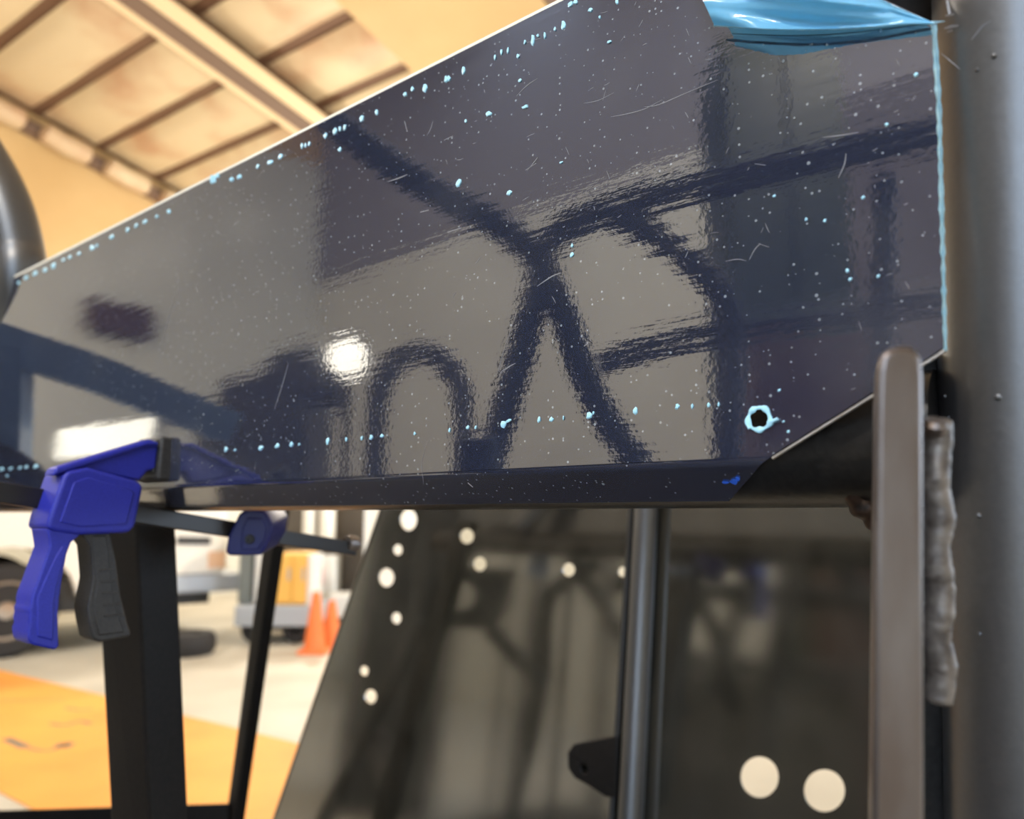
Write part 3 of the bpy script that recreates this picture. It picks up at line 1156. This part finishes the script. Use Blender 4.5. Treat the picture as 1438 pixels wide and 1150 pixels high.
# round upright in front of the rear sheet
bm = nb()
UR = 16.5 * (RS(890, 900) - CAM).dot(FWD) / F
tube(bm, [RS(911, 640, UR + 0.003), RS(888, 1100, UR + 0.003), RS(872, 1420, UR + 0.003)], UR, 28, 0)
obj('round_upright', bm, M['pillar'], chassis, label='slim upright black round tube in front of the rear sheet')
bm = nb()
tube(bm, [RS(891, 640, 0.005), RS(858, 1160, 0.005), RS(842, 1420, 0.005)], 0.003, 10, 0)  # added thin tube in place of the upright's reflection in the sheet
obj('upright_reflection', bm, M['bar'], chassis)
# lobe bracket on the upright
bm = nb()
lobe = [(868, 1033), (830, 1040), (808, 1044), (799, 1056), (800, 1078), (809, 1092), (828, 1102), (852, 1118), (868, 1120)]
ctr = RS(822, 1079, 0.008)
bm = plate([RS(x, y, 0.008) for x, y in lobe], [[ctr + rax * (0.0045 * math.cos(a * math.pi / 8)) + ray_ * (0.0045 * math.sin(a * math.pi / 8)) for a in range(16)]], ctr, rax, ray_, 0.006)
obj('lobe_bracket', bm, M['square'], chassis, bevel=0.001, label='dark rounded bracket with a hole low on the slim upright')
# ------------------------------------------------------------------ clamp
cz = 0.452
clamp = thing('bar_clamp', 'blue one-handed bar clamp gripping the sheet to the cross tube', 'clamp', P(130, 745, cz))
cdir = dh
CP = P(130, 745, cz)


def PC(x, y, d):
    """point on the clamp's side plane, d along the sheet"""
    return hit(x, y, CP + dh * (d - cz), dh)



def extr(pts, d, th, m, name, parent=clamp, bevel=0.0015, label=None, seg=3, dirv=None):
    bm = nb()
    prism(bm, [(P if dirv else PC)(x, y, d) for x, y in pts], (dirv or cdir) * th)
    return obj(name, bm, m, parent, bevel=bevel, label=label, seg=seg, sharp=50)


# head block
body = extr([(66, 741), (70, 724), (90, 668), (97, 661), (124, 656), (196, 676), (202, 684), (190, 740), (181, 748), (109, 751), (76, 746)], cz, 0.030, M['blue'], 'clamp_body', bevel=0.0034, label='blue faceted clamp body')
extr([(84, 733), (104, 677), (124, 670), (184, 687), (189, 692), (178, 736), (114, 740)], cz - 0.0008, 0.002, M['blue'], 'body_face', body, 0.0008)
# arm reaching to the sheet, with rib
arm = extr([(74, 668), (80, 657), (210, 618), (222, 620), (226, 628), (221, 662), (214, 660), (208, 662), (196, 676), (124, 664)], cz + 0.006, 0.009, M['blue'], 'clamp_arm', bevel=0.002, label='blue arm reaching to the sheet')
extr([(74, 668), (80, 656), (210, 617), (222, 620), (224, 626), (208, 626), (88, 664)], cz + 0.002, 0.014, M['blue'], 'arm_rib', arm, 0.0016)
# black jaw pad
extr([(227, 612), (249, 615), (244, 678), (221, 674)], cz + 0.002, 0.032, M['rubber'], 'jaw_pad', bevel=0.0022, label='black rubber jaw pad')
extr([(219, 618), (229, 616), (224, 674), (214, 662)], cz + 0.006, 0.024, M['rubber'], 'pad_holder', bevel=0.001)
# grip
def squeeze(pts, x0, wd, d):
    return [(x + (d * (1 - (x - x0) / wd) if y > 755 else 0), y) for x, y in pts]


grip = extr(squeeze([(66, 742), (68, 752), (64, 768), (55, 785), (38, 818), (29, 833), (26, 843), (26, 850), (21, 857), (23, 863), (20, 872), (22, 878), (18, 886), (20, 899), (26, 905), (75, 913), (83, 908), (82, 890), (81, 864), (84, 838), (90, 812), (99, 778), (108, 762), (116, 748), (100, 744)], 18, 66, 21),
             cz + 0.002, 0.024, M['blue'], 'grip', bevel=0.0036, label='blue fixed grip with finger grooves')
extr([(52, 840), (64, 812), (78, 782), (88, 766), (96, 768), (88, 796), (80, 826), (76, 850), (76, 880), (75, 900), (52, 894), (52, 868)], cz + 0.0012, 0.003, M['blue'], 'grip_inlay', grip, 0.001)
# trigger
trig = extr(squeeze([(113, 748), (114, 766), (117, 792), (119, 812), (114, 834), (109, 854), (113, 876), (119, 897), (130, 902), (182, 894), (184, 888), (178, 876), (172, 855), (166, 836), (162, 812), (158, 786), (155, 748)], 109, 75, 14),
             cz + 0.004, 0.020, M['rubber'], 'trigger', bevel=0.0026, label='black squeeze trigger lever')
extr([(130, 752), (134, 800), (137, 818), (133, 838), (131, 854), (135, 876), (139, 893), (176, 888), (170, 872), (162, 848), (157, 812), (150, 752)], cz + 0.0032, 0.003, M['rubber'], 'trigger_face', trig, 0.001)
for y in (800, 816, 832, 848, 864):
    extr([(140 + (y - 800) * 0.1, y), (160 + (y - 800) * 0.2, y - 2), (161 + (y - 800) * 0.2, y + 1.4), (141 + (y - 800) * 0.1, y + 2.6)], cz + 0.0026, 0.002, M['rubber'], 'trigger_ridge', trig, 0.0004)
# bar
b_l, b_r = P(-60, 682, 0.42), P(498, 771, 0.66)
bd = (b_r - b_l).normalized()
bs = bd.cross(EZ).normalized()
bu = bs.cross(bd).normalized()
bm = nb()
box(bm, (b_l + b_r) / 2, bd, bs, bu, (b_r - b_l).length / 2, 0.0032, 0.0058)
obj('clamp_bar', bm, M['bar'], clamp, bevel=0.0008, smooth=False, label='dark flat steel clamp bar')
# sliding end jaw
def on_bar(t):
    return b_l + (b_r - b_l) * t
jd = 0.552
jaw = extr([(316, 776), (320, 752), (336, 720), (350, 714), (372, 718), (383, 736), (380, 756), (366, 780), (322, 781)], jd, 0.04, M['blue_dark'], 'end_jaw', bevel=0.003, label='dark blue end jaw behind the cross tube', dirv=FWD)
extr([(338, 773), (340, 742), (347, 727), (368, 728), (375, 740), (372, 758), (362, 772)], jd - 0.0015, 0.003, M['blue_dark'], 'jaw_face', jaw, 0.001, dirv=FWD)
bm = nb()
lathe(bm, P(351, 757, jd - 0.0015), -FWD, [(0.0034, -0.001), (0.0034, 0.0012), (0.0026, 0.002), (0.0014, 0.002), (0.0012, 0.0010), (0, 0.001)], 20)
obj('jaw_bolt', bm, M['rubber'], jaw)
bm = nb()
lathe(bm, on_bar(0.985) + bu * 0.004, bd, [(0.006, -0.006), (0.0068, -0.003), (0.0068, 0.004), (0.005, 0.006), (0, 0.006)], 16)
obj('bar_stop', bm, M['tab'], clamp)

# ------------------------------------------------------------------ floor mat
bm = nb()
mp_ = [G(x, y, 0.0) for x, y in ((-260, 878), (640, 1100), (430, 1338), (-60, 1082))]
prism(bm, mp_, V((0, 0, 0.006)))
fm = thing('floor_mat', 'orange mat with faded dark lettering on the concrete floor', 'mat', V(((mp_[0] + mp_[2]) / 2)))
obj('mat_sheet', bm, M['mat'], fm, smooth=False)


def ink(path, wd):
    bm = nb()
    pts = smooth_path([G(x, y, 0.0065) for x, y in path], 6)
    L_, R_ = [], []
    n = len(pts)
    for i, p in enumerate(pts):
        t = (pts[min(i + 1, n - 1)] - pts[max(i - 1, 0)]).normalized()
        s = t.cross(EZ).normalized() * wd
        L_.append(bm.verts.new(p + s))
        R_.append(bm.verts.new(p - s))
    for i in range(n - 1):
        bm.faces.new((L_[i], L_[i + 1], R_[i + 1], R_[i]))
    return obj('mat_letter', bm, M['mat_ink'], fm, smooth=False)


ink([(8, 1037), (22, 1043), (36, 1049)], 0.022)
ink([(36, 1049), (60, 1054), (82, 1050), (98, 1042)], 0.008)
ink([(78, 1047), (102, 1046)], 0.036)
ink([(70, 1016), (90, 1018), (112, 1013), (128, 1016)], 0.012)
ink([(92, 994), (112, 997), (130, 995)], 0.009)
ink([(0, 982), (40, 984), (90, 981)], 0.004)

# ------------------------------------------------------------------ white truck
TREAR, TWHEEL = P(322, 723, 6.7), P(22, 723, 5.75)
tx = (TWHEEL - TREAR)
tx.z = 0
tx.normalize()                                     # towards the front
ty = V((-tx.y, tx.x, 0))
ty = ty if ty.dot(V((0, 1, 0))) > 0 else -ty       # towards the far side
o0 = V((TREAR.x, TREAR.y, 0))


def T(x, y, z):
    return o0 + tx * x + ty * y + EZ * z


truck = thing('pickup_truck', 'white pickup truck parked on the concrete beyond the orange mat', 'truck', T(1.6, 0.9, 0))
wx = (V((TWHEEL.x, TWHEEL.y, 0)) - o0).dot(tx)
WR = 0.345


def arch(cx, r=0.45, z0=0.42, n=12):
    return [(cx - r * math.cos(math.pi * k / n), max(z0, 0.36 + r * math.sin(math.pi * k / n))) for k in range(n + 1)]


wf = wx + 3.25
side = [(0.0, 0.60), (0.04, 0.56), (wx - 0.46, 0.56)] + arch(wx) + arch(wf) + [(wf + 0.75, 0.42), (wf + 0.82, 0.7), (wf + 0.78, 1.02), (wf + 0.3, 1.12), (wf - 0.55, 1.16), (wf - 1.15, 1.72), (wx + 1.0, 1.76), (wx + 0.85, 1.22), (0.02, 1.22)]
bm = nb()
prism(bm, [T(x, 0.0, z) for x, z in side], ty * 1.8)
obj('truck_body', bm, M['white'], truck, bevel=0.05, seg=3, sharp=40)
for y in (-0.012,):
    bm = nb()
    prism(bm, [T(x, y, z) for x, z in ((wf - 0.62, 1.2), (wf - 1.14, 1.66), (wx + 1.12, 1.68), (wx + 1.02, 1.22))], ty * 0.012)
    obj('side_window', bm, M['glass'], truck, smooth=False)
bm = nb()
prism(bm, [T(0.15, -0.014, 0.86), T(0.42, -0.014, 0.87), T(0.42, -0.014, 0.81), T(0.15, -0.014, 0.80)], ty * 0.03)
obj('fuel_flap', bm, M['darkmetal'], truck, smooth=False)
bm = nb()
wbx = [T(0.02, -0.012, 0.60), T(0.16, -0.012, 0.60), T(0.16, -0.012, 0.74), T(0.02, -0.012, 0.74)]
prism(bm, wbx, ty * 0.06)
obj('tail_lamp', bm, mat('faded_amber_lamp', (0.8, 0.5, 0.3), 0.3), truck, smooth=False)
bm = nb()
prism(bm, [T(x, 0.12, z) for x, z in ((0.1, 0.3), (wf + 0.6, 0.3), (wf + 0.6, 0.55), (0.1, 0.55))], ty * 1.5)
obj('under_body', bm, M['darkmetal'], truck, smooth=False)
for x, y in ((wx, 0.0), (wf, 0.0), (wx, 1.56), (wf, 1.56)):
    c = T(x, y + 0.03, WR)
    bm = nb()
    lathe(bm, c, ty, [(0.21, 0.03), (0.23, 0.0), (0.31, 0.0), (WR, 0.05), (WR, 0.18), (0.3, 0.23), (0.2, 0.23)], 36)
    wh = obj('wheel', bm, M['tyre'], truck)
    bm = nb()
    lathe(bm, c, ty, [(0.0, 0.03), (0.06, 0.02), (0.07, 0.05), (0.17, 0.06), (0.2, 0.02), (0.215, 0.02), (0.215, 0.2), (0, 0.2)], 30)
    obj('wheel_rim', bm, M['rim'], wh)
bm = nb()
prism(bm, [T(-0.16, -0.02, 0.40), T(wx - 0.47, -0.02, 0.40), T(wx - 0.47, -0.02, 0.555), T(-0.16, -0.02, 0.555)], ty * 1.84)
obj('rear_bumper', bm, M['steelgrey'], truck, bevel=0.02)

# ------------------------------------------------------------------ things behind the truck


def block(name, label, cat, x0, x1, y0, y1, d, depth, m, bevel=0.01, group=None, parts=None):
    """a box seen between the pixel columns and rows, at depth d"""
    a, b = P(x0, y1, d), P(x1, y0, d)
    root = thing(name, label, cat, V(((a.x + b.x) / 2, a.y + depth / 2, a.z)), group)
    bm = nb()
    wbox(bm, (a.x, a.y, a.z), (b.x, a.y + depth, b.z))
    obj(name + '_body', bm, m, root, bevel=bevel, smooth=False)
    return root, a, b


fd = lambda y: 1.05 / (math.tan(math.atan((y - 575) / F) - PITCH)) / math.cos(0)   # rough ground distance
# flat bed trailer
dtr = 6.25
a, b = P(328, 880, dtr), P(440, 851, dtr)
trailer = thing('flatbed_trailer', 'low grey flatbed trailer behind the leaning posts, loaded with boxes', 'trailer', V((a.x + 0.7, a.y + 0.5, 0)))
bm = nb()
wbox(bm, (a.x, a.y, a.z), (b.x, a.y + 0.6, b.z))
obj('deck', bm, M['steelgrey'], trailer, bevel=0.01, smooth=False)
deck_z = b.z
for dx in (0.14, 0.48):
    c = V((a.x + dx, a.y + 0.08, 0.12))
    bm = nb()
    lathe(bm, c, EY, [(0.06, 0.02), (0.07, 0.0), (0.10, 0.0), (0.12, 0.03), (0.12, 0.10), (0.10, 0.12), (0.06, 0.12)], 28)
    wl = obj('trailer_wheel', bm, M['tyre'], trailer)
    bm = nb()
    lathe(bm, c, EY, [(0.0, 0.02), (0.03, 0.02), (0.065, 0.03), (0.065, 0.10), (0, 0.10)], 20)
    obj('wheel_hub', bm, M['rim'], wl)
bm = nb()
wbox(bm, (a.x + 0.05, a.y + 0.22, a.z - 0.06), (b.x - 0.03, a.y + 0.55, a.z))
obj('trailer_frame', bm, M['darkmetal'], trailer, smooth=False)


def on_deck(name, label, cat, x0, x1, y0, m, depth=0.3, back=0.1, bevel=0.015):
    a0, b0 = P(x0, 850, dtr), P(x1, y0, dtr)
    s = (a.y + back) / a.y
    root = thing(name, label, cat, V(((a0.x + b0.x) / 2, a.y + back + depth / 2, deck_z)))
    bm = nb()
    wbox(bm, (a0.x * s, a.y + back, deck_z), (b0.x * s, a.y + back + depth, b0.z))
    obj(name + '_body', bm, m, root, bevel=bevel, smooth=False)
    return root, a0, b0


r1, q0, q1 = on_deck('grey_bin', 'grey green bin standing on the trailer beside the truck tail', 'bin', 331, 350, 745, M['greybin'], 0.25, 0.12)
bm = nb()
sb = (a.y + 0.12) / a.y
wbox(bm, (q0.x * sb - 0.005, a.y + 0.11, q1.z - 0.005), (q1.x * sb + 0.005, a.y + 0.38, q1.z + 0.03))
obj('bin_lid', bm, M['greybin'], r1, smooth=False)
r2, q0, q1 = on_deck('white_drum', 'tall white plastic container standing on the trailer beside the grey bin', 'container', 354, 377, 745, M['whitebox'], 0.25, 0.12)
bm = nb()
lathe(bm, V(((q0.x + q1.x) / 2 * sb, a.y + 0.25, q1.z)), EZ, [(0.05, 0), (0.05, 0.03), (0.045, 0.04), (0, 0.04)], 20)
obj('container_cap', bm, M['whitebox'], r2)
r3, q0, q1 = on_deck('amber_cabinet', 'amber yellow cabinet standing on the trailer', 'cabinet', 384, 428, 778, M['yellow'], 0.35, 0.05)
bm = nb()
xm = (q0.x + q1.x) / 2
for (u0, u1) in ((q0.x + 0.012, xm - 0.004), (xm + 0.004, q1.x - 0.012)):
    bm = nb()
    wbox(bm, (u0, a.y + 0.035, deck_z + 0.02), (u1, a.y + 0.05, q1.z - 0.02))
    dr = obj('cabinet_door', bm, M['yellow'], r3, bevel=0.006, smooth=False)
    bm = nb()
    wbox(bm, (u1 - 0.03, a.y + 0.02, deck_z + 0.2), (u1 - 0.015, a.y + 0.035, deck_z + 0.3))
    obj('door_handle', bm, M['steelgrey'], dr, smooth=False)
r4, q0, q1 = on_deck('white_board', 'narrow white board standing on the trailer against the amber cabinet', 'board', 429, 436, 780, M['whitebox'], 0.35, 0.06, 0.004)
# white upright unit and box further right
r5, a5, b5 = block('white_cabinet', 'tall narrow white cabinet with a red panel behind the trailer', 'cabinet', 444, 467, 781, 883, 7.2, 0.3, M['whitebox'], 0.02)
bm = nb()
wbox(bm, (a5.x - 0.02, a5.y - 0.012, P(444, 822, 7.2).z), (a5.x + 0.05, a5.y, P(444, 798, 7.2).z))
obj('red_panel', bm, M['red'], r5, smooth=False)
r6, a6, b6 = block('white_crate', 'low white crate behind the orange cones', 'crate', 458, 491, 836, 868, 6.9, 0.35, M['whitebox'], 0.02)
bm = nb()
p = P(474, 868, 6.9)
wbox(bm, (P(462, 868, 6.9).x, p.y + 0.02, 0), (P(488, 868, 6.9).x, p.y + 0.3, p.z))
obj('crate_stand', bm, M['darkmetal'], r6, smooth=False)


def cone(px, d, h, label):
    p = P(px, 723, d)
    root = thing('traffic_cone', label, 'cone', V((p.x, p.y, 0)))
    bm = nb()
    lathe(bm, V((p.x, p.y, 0.03)), EZ, [(0.085, 0), (0.08, 0.02), (0.032, h - 0.05), (0.025, h - 0.03), (0, h - 0.03)], 24)
    obj('cone_body', bm, M['orange'], root)
    bm = nb()
    wbox(bm, (p.x - 0.11, p.y - 0.11, 0), (p.x + 0.11, p.y + 0.11, 0.03))
    obj('cone_foot', bm, M['orange'], root, bevel=0.008, smooth=False)


cone(448, 6.05, 0.46, 'taller orange cone on the floor in front of the trailer end')
cone(470, 6.35, 0.36, 'shorter orange cone on the floor beside the taller cone')
# dark tall cabinet and white things on it
r7, a7, b7 = block('dark_cabinet', 'tall dark brown-grey cabinet against the far wall', 'cabinet', 372, 560, 640, 860, 7.6, 0.5, M['cabinet'], 0.01)
for k in range(2):
    bm = nb()
    u0 = a7.x + 0.02 + k * (b7.x - a7.x) / 2
    wbox(bm, (u0, a7.y - 0.02, a7.z + 0.05), (u0 + (b7.x - a7.x) / 2 - 0.04, a7.y, b7.z - 0.03))
    obj('cabinet_door', bm, M['cabinet'], r7, bevel=0.006, smooth=False)
bm = nb()
wbox(bm, (a7.x, a7.y + 0.02, 0), (b7.x, a7.y + 0.48, a7.z))
obj('cabinet_plinth', bm, M['darkmetal'], r7, smooth=False)


def hang_jug(px0, px1, y1, label):
    d = 7.4
    a0, b0 = P(px0, y1, d), P(px1, 680, d)
    c = V(((a0.x + b0.x) / 2, a0.y, a0.z))
    rr = (b0.x - a0.x) / 2
    h = b0.z - a0.z
    root = thing('white_bag', label, 'bag', c)
    bm = nb()
    lathe(bm, c, EZ, [(0, 0), (rr * 0.6, 0.01), (rr * 0.95, 0.05), (rr, 0.12), (rr * 0.97, h * 0.8), (rr * 0.4, h), (0, h)], 20)
    obj('bag_body', bm, M['white'], root)
    bm = nb()
    tube(bm, [V((c.x, c.y, c.z + h)), V((c.x, c.y, c.z + h + 0.05)), V((c.x, c.y + 0.18, c.z + h + 0.06))], 0.01, 8, 4)
    obj('bag_hook', bm, M['darkmetal'], root)


hang_jug(424, 443, 772, 'white hanging bag before the dark cabinet, the longer one')
hang_jug(447, 470, 766, 'white hanging bag before the dark cabinet, the shorter one')
r8, a8, b8 = block('leaning_board', 'tall white panel leaning behind the left edge of the perforated sheet', 'panel', 509, 640, 660, 910, 7.2, 0.05, M['white'], 0.01)
bm = nb()
wbox(bm, (a8.x - 0.01, a8.y - 0.01, a8.z), (a8.x + 0.015, a8.y + 0.06, b8.z))
obj('panel_edge', bm, M['whitebox'], r8, smooth=False)

# ------------------------------------------------------------------ things beside the camera, mirrored in the sheet
# LED work light
led_c = R(147, 617, 0.88)
c0, c1, c2, c3 = R(82, 603, 0.88), R(217, 586, 0.88), R(206, 633, 0.88), R(76, 646, 0.88)
hz = ((c1 + c2) / 2 - (c0 + c3) / 2)
nz = hz.cross((c0 + c1) / 2 - (c2 + c3) / 2).normalized()
tow = (PP(147, 617) - led_c).normalized()
nz = nz if nz.dot(tow) > 0 else -nz
led = thing('work_light', 'flat rectangular work light on a stand, mirrored bright beside the clamp', 'lamp', V((led_c.x, led_c.y, 0)))
bm = nb()
ctr = (c0 + c1 + c2 + c3) / 4
prism(bm, [ctr + (c - ctr) * 1.04 - nz * 0.004 for c in (c0, c1, c2, c3)], -nz * 0.025)
obj('light_housing', bm, M['darkmetal'], led, smooth=False)
bm = nb()
prism(bm, [c0, c1, c2, c3], -nz * 0.006)
obj('light_face', bm, M['led'], led, smooth=False)
bm = nb()
tube(bm, [ctr - nz * 0.03, V((ctr.x - nz.x * 0.03, ctr.y - nz.y * 0.03, 0.0))], 0.008, 12, 0)
obj('light_stand', bm, M['darkmetal'], led)
# round work light
rc = R(488, 502, 2.7)
tow = (PP(488, 502) - rc).normalized()
lamp2 = thing('round_work_light', 'round lit work light on a pole, mirrored as a bright spot in the sheet', 'lamp', V((rc.x, rc.y, 0)))
bm = nb()
lathe(bm, rc, tow, [(0.08, -0.06), (0.085, 0.0), (0.08, 0.01)], 24)
obj('light_bowl', bm, M['darkmetal'], lamp2)
bm = nb()
lathe(bm, rc, tow, [(0.07, 0.011), (0.05, 0.018), (0, 0.021)], 24)
obj('light_face', bm, M['bulb'], lamp2)
bm = nb()
tube(bm, [rc - tow * 0.04, V((rc.x - tow.x * 0.05, rc.y - tow.y * 0.05, 0.0))], 0.014, 12, 0)
obj('light_pole', bm, M['darkmetal'], lamp2)


def rblock(name, label, cat, x0, x1, ytop, ybot, dd, depth, m, floor=True):
    """a cabinet-like box mirrored in the sheet between pixel columns x0..x1 with its top at ytop"""
    a0, b0 = R(x0, ytop, dd), R(x1, ytop, dd)
    u = (b0 - a0)
    u.z = 0
    wd = u.length
    u.normalize()
    away = V((-u.y, u.x, 0))
    away = away if away.dot(a0 - CAM) > 0 else -away
    zt = (a0.z + b0.z) / 2
    zb = 0.0 if floor else R(x0, ybot, dd).z
    c = a0 + u * (wd / 2) + away * (depth / 2)
    root = thing(name, label, cat, V((c.x, c.y, zb)))
    bm = nb()
    box(bm, V((c.x, c.y, (zt + zb) / 2)), u, away, EZ, wd / 2, depth / 2, (zt - zb) / 2)
    obj(name + '_body', bm, m, root, bevel=0.02, smooth=False)
    return root, u, away, zt, c, wd, depth


rc_, u, aw, zt, c, wd, dp = rblock('tool_cabinet', 'dark rolling tool cabinet mirrored low in the left half of the sheet', 'cabinet', 275, 430, 560, 650, 3.2, 0.5, M['darkmetal'])
for k in range(4):
    bm = nb()
    z0 = 0.1 + k * (zt - 0.15) / 4
    box(bm, V((c.x, c.y, z0 + (zt - 0.15) / 8)) - aw * (dp / 2 + 0.008), u, aw, EZ, wd / 2 - 0.03, 0.008, (zt - 0.15) / 8 - 0.01)
    dr = obj('drawer', bm, M['darkmetal'], rc_, smooth=False)
    bm = nb()
    box(bm, V((c.x, c.y, z0 + (zt - 0.15) / 6)) - aw * (dp / 2 + 0.025), u, aw, EZ, wd / 3, 0.008, 0.012)
    obj('drawer_handle', bm, M['darkmetal'], dr, smooth=False)
# black machine case on the cabinet
p = c + u * (wd * 0.18)
mc = thing('machine_case', 'black machine case standing on the dark tool cabinet', 'case', V((p.x, p.y, zt)))
bm = nb()
prism(bm, [V((p.x, p.y, zt)) + u * x + EZ * z - aw * 0.12 for x, z in ((-0.27, 0), (0.24, 0), (0.24, 0.1), (0.16, 0.22), (-0.02, 0.25), (-0.1, 0.14), (-0.27, 0.1))], aw * 0.3)
obj('case_body', bm, M['darkmetal'], mc, bevel=0.02)
bm = nb()
tube(bm, [V((p.x, p.y, zt + 0.23)) + u * 0.0, V((p.x, p.y, zt + 0.28)) + u * 0.03, V((p.x, p.y, zt + 0.28)) + u * 0.11, V((p.x, p.y, zt + 0.22)) + u * 0.15], 0.012, 10, 4)
obj('case_handle', bm, M['darkmetal'], mc)
# coiled hose standing in front of the beige wall
tc = R(590, 570, 2.7)
tow = (PP(585, 560) - tc)
tow.z = 0
tow.normalize()
hose = thing('hose_stand', 'dark hoop shaped hose stand in front of the beige wall', 'stand', V((tc.x, tc.y, 0)))
sd = tow.cross(EZ)
bm = nb()
tube(bm, [tc + sd * (0.15 * math.cos(a)) + EZ * (0.19 * math.sin(a)) for a in [math.pi * k / 10 for k in range(11)]] , 0.04, 16, 3)
obj('hoop', bm, M['darkmetal'], hose)
for s in (-1, 1):
    bm = nb()
    tube(bm, [tc + sd * (0.15 * s), V((tc.x, tc.y, 0)) + sd * (0.17 * s)], 0.035, 12, 0)
    obj('leg', bm, M['darkmetal'], hose)
# dark green locker by the open door, maroon box on a shelf before it
rl, u, aw, zt, c, wd, dp = rblock('green_locker', 'tall dark green locker mirrored in the right part of the sheet', 'locker', 1012, 1180, 60, 700, 4.2, 0.5, M['green'])
for k in range(2):
    bm = nb()
    box(bm, V((c.x, c.y, zt / 2)) - aw * (dp / 2 + 0.01) + u * (wd / 4 * (2 * k - 1)), u, aw, EZ, wd / 4 - 0.015, 0.01, zt / 2 - 0.06)
    dr = obj('locker_door', bm, M['green'], rl, smooth=False)
    bm = nb()
    box(bm, V((c.x, c.y, 1.1)) - aw * (dp / 2 + 0.03) + u * (0.06 * (2 * k - 1)), u, aw, EZ, 0.012, 0.015, 0.07)
    obj('door_handle', bm, M['steelgrey'], dr, smooth=False)
rm, u, aw, zt, c, wd, dp = rblock('maroon_cabinet', 'maroon waist high cabinet mirrored right of the drilled hole', 'cabinet', 1060, 1240, 470, 700, 3.0, 0.4, M['maroon'])
for k in range(3):
    bm = nb()
    box(bm, V((c.x, c.y, zt * (k + 0.5) / 3)) - aw * (dp / 2 + 0.01), u, aw, EZ, wd / 2 - 0.03, 0.01, zt / 6 - 0.02)
    obj('drawer', bm, M['maroon'], rm, smooth=False)

# ------------------------------------------------------------------ more of the chassis, mirrored in the rear sheet


def RR(px, py, d):
    p = P(px, py, d)
    return p - RNm * (2 * (p - RP0).dot(RNm))


def cage2(pts, d, r=0.016):
    bm = nb()
    tube(bm, [RR(x, y, d) for x, y in pts], r, 24, 0 if len(pts) < 3 else 8)
    return obj('cage_tube', bm, M['cage'], chassis)


cage2([(596, 872), (540, 980), (480, 1100), (420, 1230)], 1.5)
cage2([(688, 882), (724, 922), (758, 958), (752, 1010), (722, 1130), (700, 1250)], 1.5)
cage2([(640, 796), (672, 762), (712, 746), (762, 744), (796, 770), (826, 820), (872, 884), (960, 1000)], 1.52)
cage2([(842, 790), (800, 812), (770, 850), (764, 960)], 1.55)
cage2([(955, 780), (980, 840), (1008, 900), (1030, 1000)], 1.55)
cage2([(1112, 770), (1102, 850), (1086, 940), (1070, 1060)], 1.55, 0.022)
cage2([(860, 818), (1000, 830), (1220, 846), (1400, 860)], 1.6, 0.02)
bm = plate([RR(x, y, 1.51) for x, y in ((596, 878), (612, 812), (640, 794), (728, 800), (716, 846), (694, 884))],
           [[RR(645 + 24 * math.cos(k * math.pi / 10), 836 + 22 * math.sin(k * math.pi / 10), 1.51) for k in range(20)]], RR(650, 840, 1.51),
           (RR(700, 840, 1.51) - RR(600, 840, 1.51)).normalized(),
           (RR(650, 790, 1.51) - RR(650, 890, 1.51)).normalized(), 0.004)
obj('seat_mount_plate', bm, M['cage'], chassis, smooth=False)

# red box high on the far wall, mirrored at the left
bm = nb()
c = RW(168, 450, WALL1 - 0.16, N1)
root = thing('wall_box', 'dark red metal box mounted on the far wall, mirrored at the left', 'box', c)
box(bm, c, D2, N1, EZ, 0.34, 0.12, 0.18)
obj('box_body', bm, M['maroon'], root, bevel=0.02, smooth=False)
bm = nb()
box(bm, c - N1 * 0.13, D2, N1, EZ, 0.30, 0.01, 0.14)
obj('box_door', bm, M['maroon'], root, smooth=False)

# low dark bench, mirrored in the lower right of the rear sheet
a0, b0 = RR(905, 905, 2.5), RR(1240, 915, 2.5)
u = b0 - a0
u.z = 0
wd = u.length
u.normalize()
aw = V((-u.y, u.x, 0))
aw = aw if aw.dot(a0 - CAM) > 0 else -aw
zt = min(a0.z, b0.z)
c = (a0 + b0) / 2 + aw * 0.3
bench = thing('workbench', 'low dark workbench beside the chassis, mirrored in the rear sheet', 'bench', V((c.x, c.y, 0)))
bm = nb()
box(bm, V((c.x, c.y, zt - 0.03)), u, aw, EZ, wd / 2, 0.3, 0.03)
obj('bench_top', bm, M['darkmetal'], bench, bevel=0.005, smooth=False)
bm = nb()
box(bm, V((c.x, c.y, zt / 2)) , u, aw, EZ, wd / 2 - 0.04, 0.26, zt / 2 - 0.08)
obj('bench_cabinet', bm, M['cabinet'], bench, bevel=0.005, smooth=False)
for su in (-1, 1):
    for sv in (-1, 1):
        bm = nb()
        box(bm, V((c.x, c.y, 0.05)) + u * (su * (wd / 2 - 0.08)) + aw * (sv * 0.22), u, aw, EZ, 0.025, 0.025, 0.05)
        obj('leg', bm, M['darkmetal'], bench, smooth=False)
# loose tyre on the floor by the truck's tail
p = P(272, 723, 6.0)
tyre = thing('loose_tyre', 'small black tyre lying on the concrete below the truck tail', 'tyre', V((p.x, p.y, 0)))
bm = nb()
lathe(bm, V((p.x, p.y, 0)), EZ, [(0.10, 0.02), (0.12, 0.0), (0.19, 0.0), (0.215, 0.04), (0.215, 0.12), (0.19, 0.16), (0.12, 0.16), (0.10, 0.14)], 32)
obj('tyre_tread', bm, M['tyre'], tyre)
bm = nb()
lathe(bm, V((p.x, p.y, 0.03)), EZ, [(0.0, 0.06), (0.05, 0.07), (0.09, 0.05), (0.1, 0.08), (0.1, 0.0), (0, 0.0)], 24)
obj('wheel_rim', bm, M['rim'], tyre)
